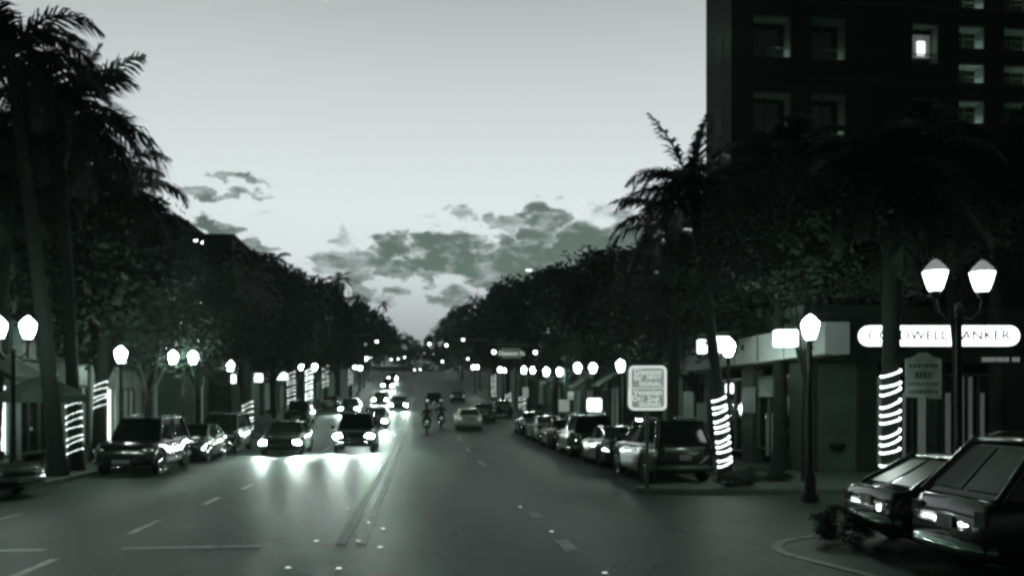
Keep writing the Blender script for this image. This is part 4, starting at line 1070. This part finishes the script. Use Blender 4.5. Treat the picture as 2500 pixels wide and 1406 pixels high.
gate = M('MINIMUM', M('MULTIPLY', acc, 5), 1.0)
msk = M('MULTIPLY', gate, M('ADD', M('MULTIPLY', acc, 1.55), M('MULTIPLY', brk, .9)), clamp=True)
sky = N.new('ShaderNodeVectorMath'); sky.operation = 'SCALE'; L.new(rp.outputs[0], sky.inputs[0]); L.new(fa.outputs[0], sky.inputs['Scale'])
cl = N.new('ShaderNodeMix'); cl.data_type = 'RGBA'; L.new(msk, cl.inputs[0]); L.new(sky.outputs[0], cl.inputs[6])
cc = N.new('ShaderNodeMix'); cc.data_type = 'RGBA'; L.new(nz2.outputs['Fac'], cc.inputs[0]); cc.inputs[6].default_value = (.05, .08, .068, 1); cc.inputs[7].default_value = (.16, .215, .19, 1)
L.new(cc.outputs[2], cl.inputs[7])
# twilight sky glow, turned to monochrome
ns = N.new('ShaderNodeTexSky'); ns.sky_type = 'NISHITA'; ns.sun_disc = False; ns.sun_elevation = R(1.0); ns.sun_rotation = R(6)
bw = N.new('ShaderNodeRGBToBW'); L.new(ns.outputs[0], bw.inputs[0])
tn = N.new('ShaderNodeVectorMath'); tn.operation = 'SCALE'; tn.inputs[0].default_value = (.8, 1, .92); L.new(M('MINIMUM', M('MULTIPLY', bw.outputs[0], .006), .04), tn.inputs['Scale'])
ad = N.new('ShaderNodeVectorMath'); ad.operation = 'ADD'; L.new(cl.outputs[2], ad.inputs[0]); L.new(tn.outputs[0], ad.inputs[1]); L.new(ad.outputs[0], bg.inputs[0])
# the sun, just under the cloud bank at the end of the street
sd = bpy.data.lights.new('sun', 'SUN'); sd.energy = .02; sd.angle = R(12); sd.color = (.9, 1, .96)
so = bpy.data.objects.new('sun', sd); COL.objects.link(so); so.rotation_euler = (R(86), 0, R(180 - 6))

# ---------------------------------------------------------------- evening haze
hb = MB(); hb.bx(-480, 480, -38, 860, -14, 60); hz = hb.build('haze', None) if False else None
me = bpy.data.meshes.new('haze'); hv = MB(); hv.bx(-480, 480, -38, 860, -14, 60); me.from_pydata(hv.v, [], hv.f)
hm = bpy.data.materials.new('haze'); hm.use_nodes = True; hn = hm.node_tree; hn.nodes.remove(hn.nodes['Principled BSDF'])
pv = hn.nodes.new('ShaderNodeVolumePrincipled'); pv.inputs['Color'].default_value = (.75, 1, .88, 1); pv.inputs['Density'].default_value = .0004; pv.inputs['Anisotropy'].default_value = .5
hn.links.new(pv.outputs[0], hn.nodes['Material Output'].inputs['Volume']); me.materials.append(hm)
hz = bpy.data.objects.new('haze', me); COL.objects.link(hz); hz['kind'] = 'stuff'; hz['label'] = 'thin evening haze over the street'
# ---------------------------------------------------------------- camera and render
cd = bpy.data.cameras.new('camera'); cam = bpy.data.objects.new('camera', cd); COL.objects.link(cam); S.camera = cam
cam.location = (0, 0, HC); cam.rotation_euler = (PI / 2, 0, -PHI)
cd.sensor_width = 36; cd.lens = F / 2500 * 36; cd.shift_y = (HY - 703) / 2500; cd.clip_end = 3000; cd.clip_start = .05
cd.dof.use_dof = True; cd.dof.focus_distance = 5.2; cd.dof.aperture_fstop = 2.4
S.view_settings.view_transform = 'Standard'; S.view_settings.look = 'None'; S.view_settings.exposure = 0; S.view_settings.gamma = 1
C = S.cycles
C.max_bounces = 4; C.diffuse_bounces = 2; C.glossy_bounces = 3; C.transmission_bounces = 2; C.volume_bounces = 0
C.use_denoising = True; C.sample_clamp_indirect = 2.5; C.sample_clamp_direct = 500; C.filter_width = 2.6; C.use_light_tree = True
C.caustics_reflective = False; C.caustics_refractive = False
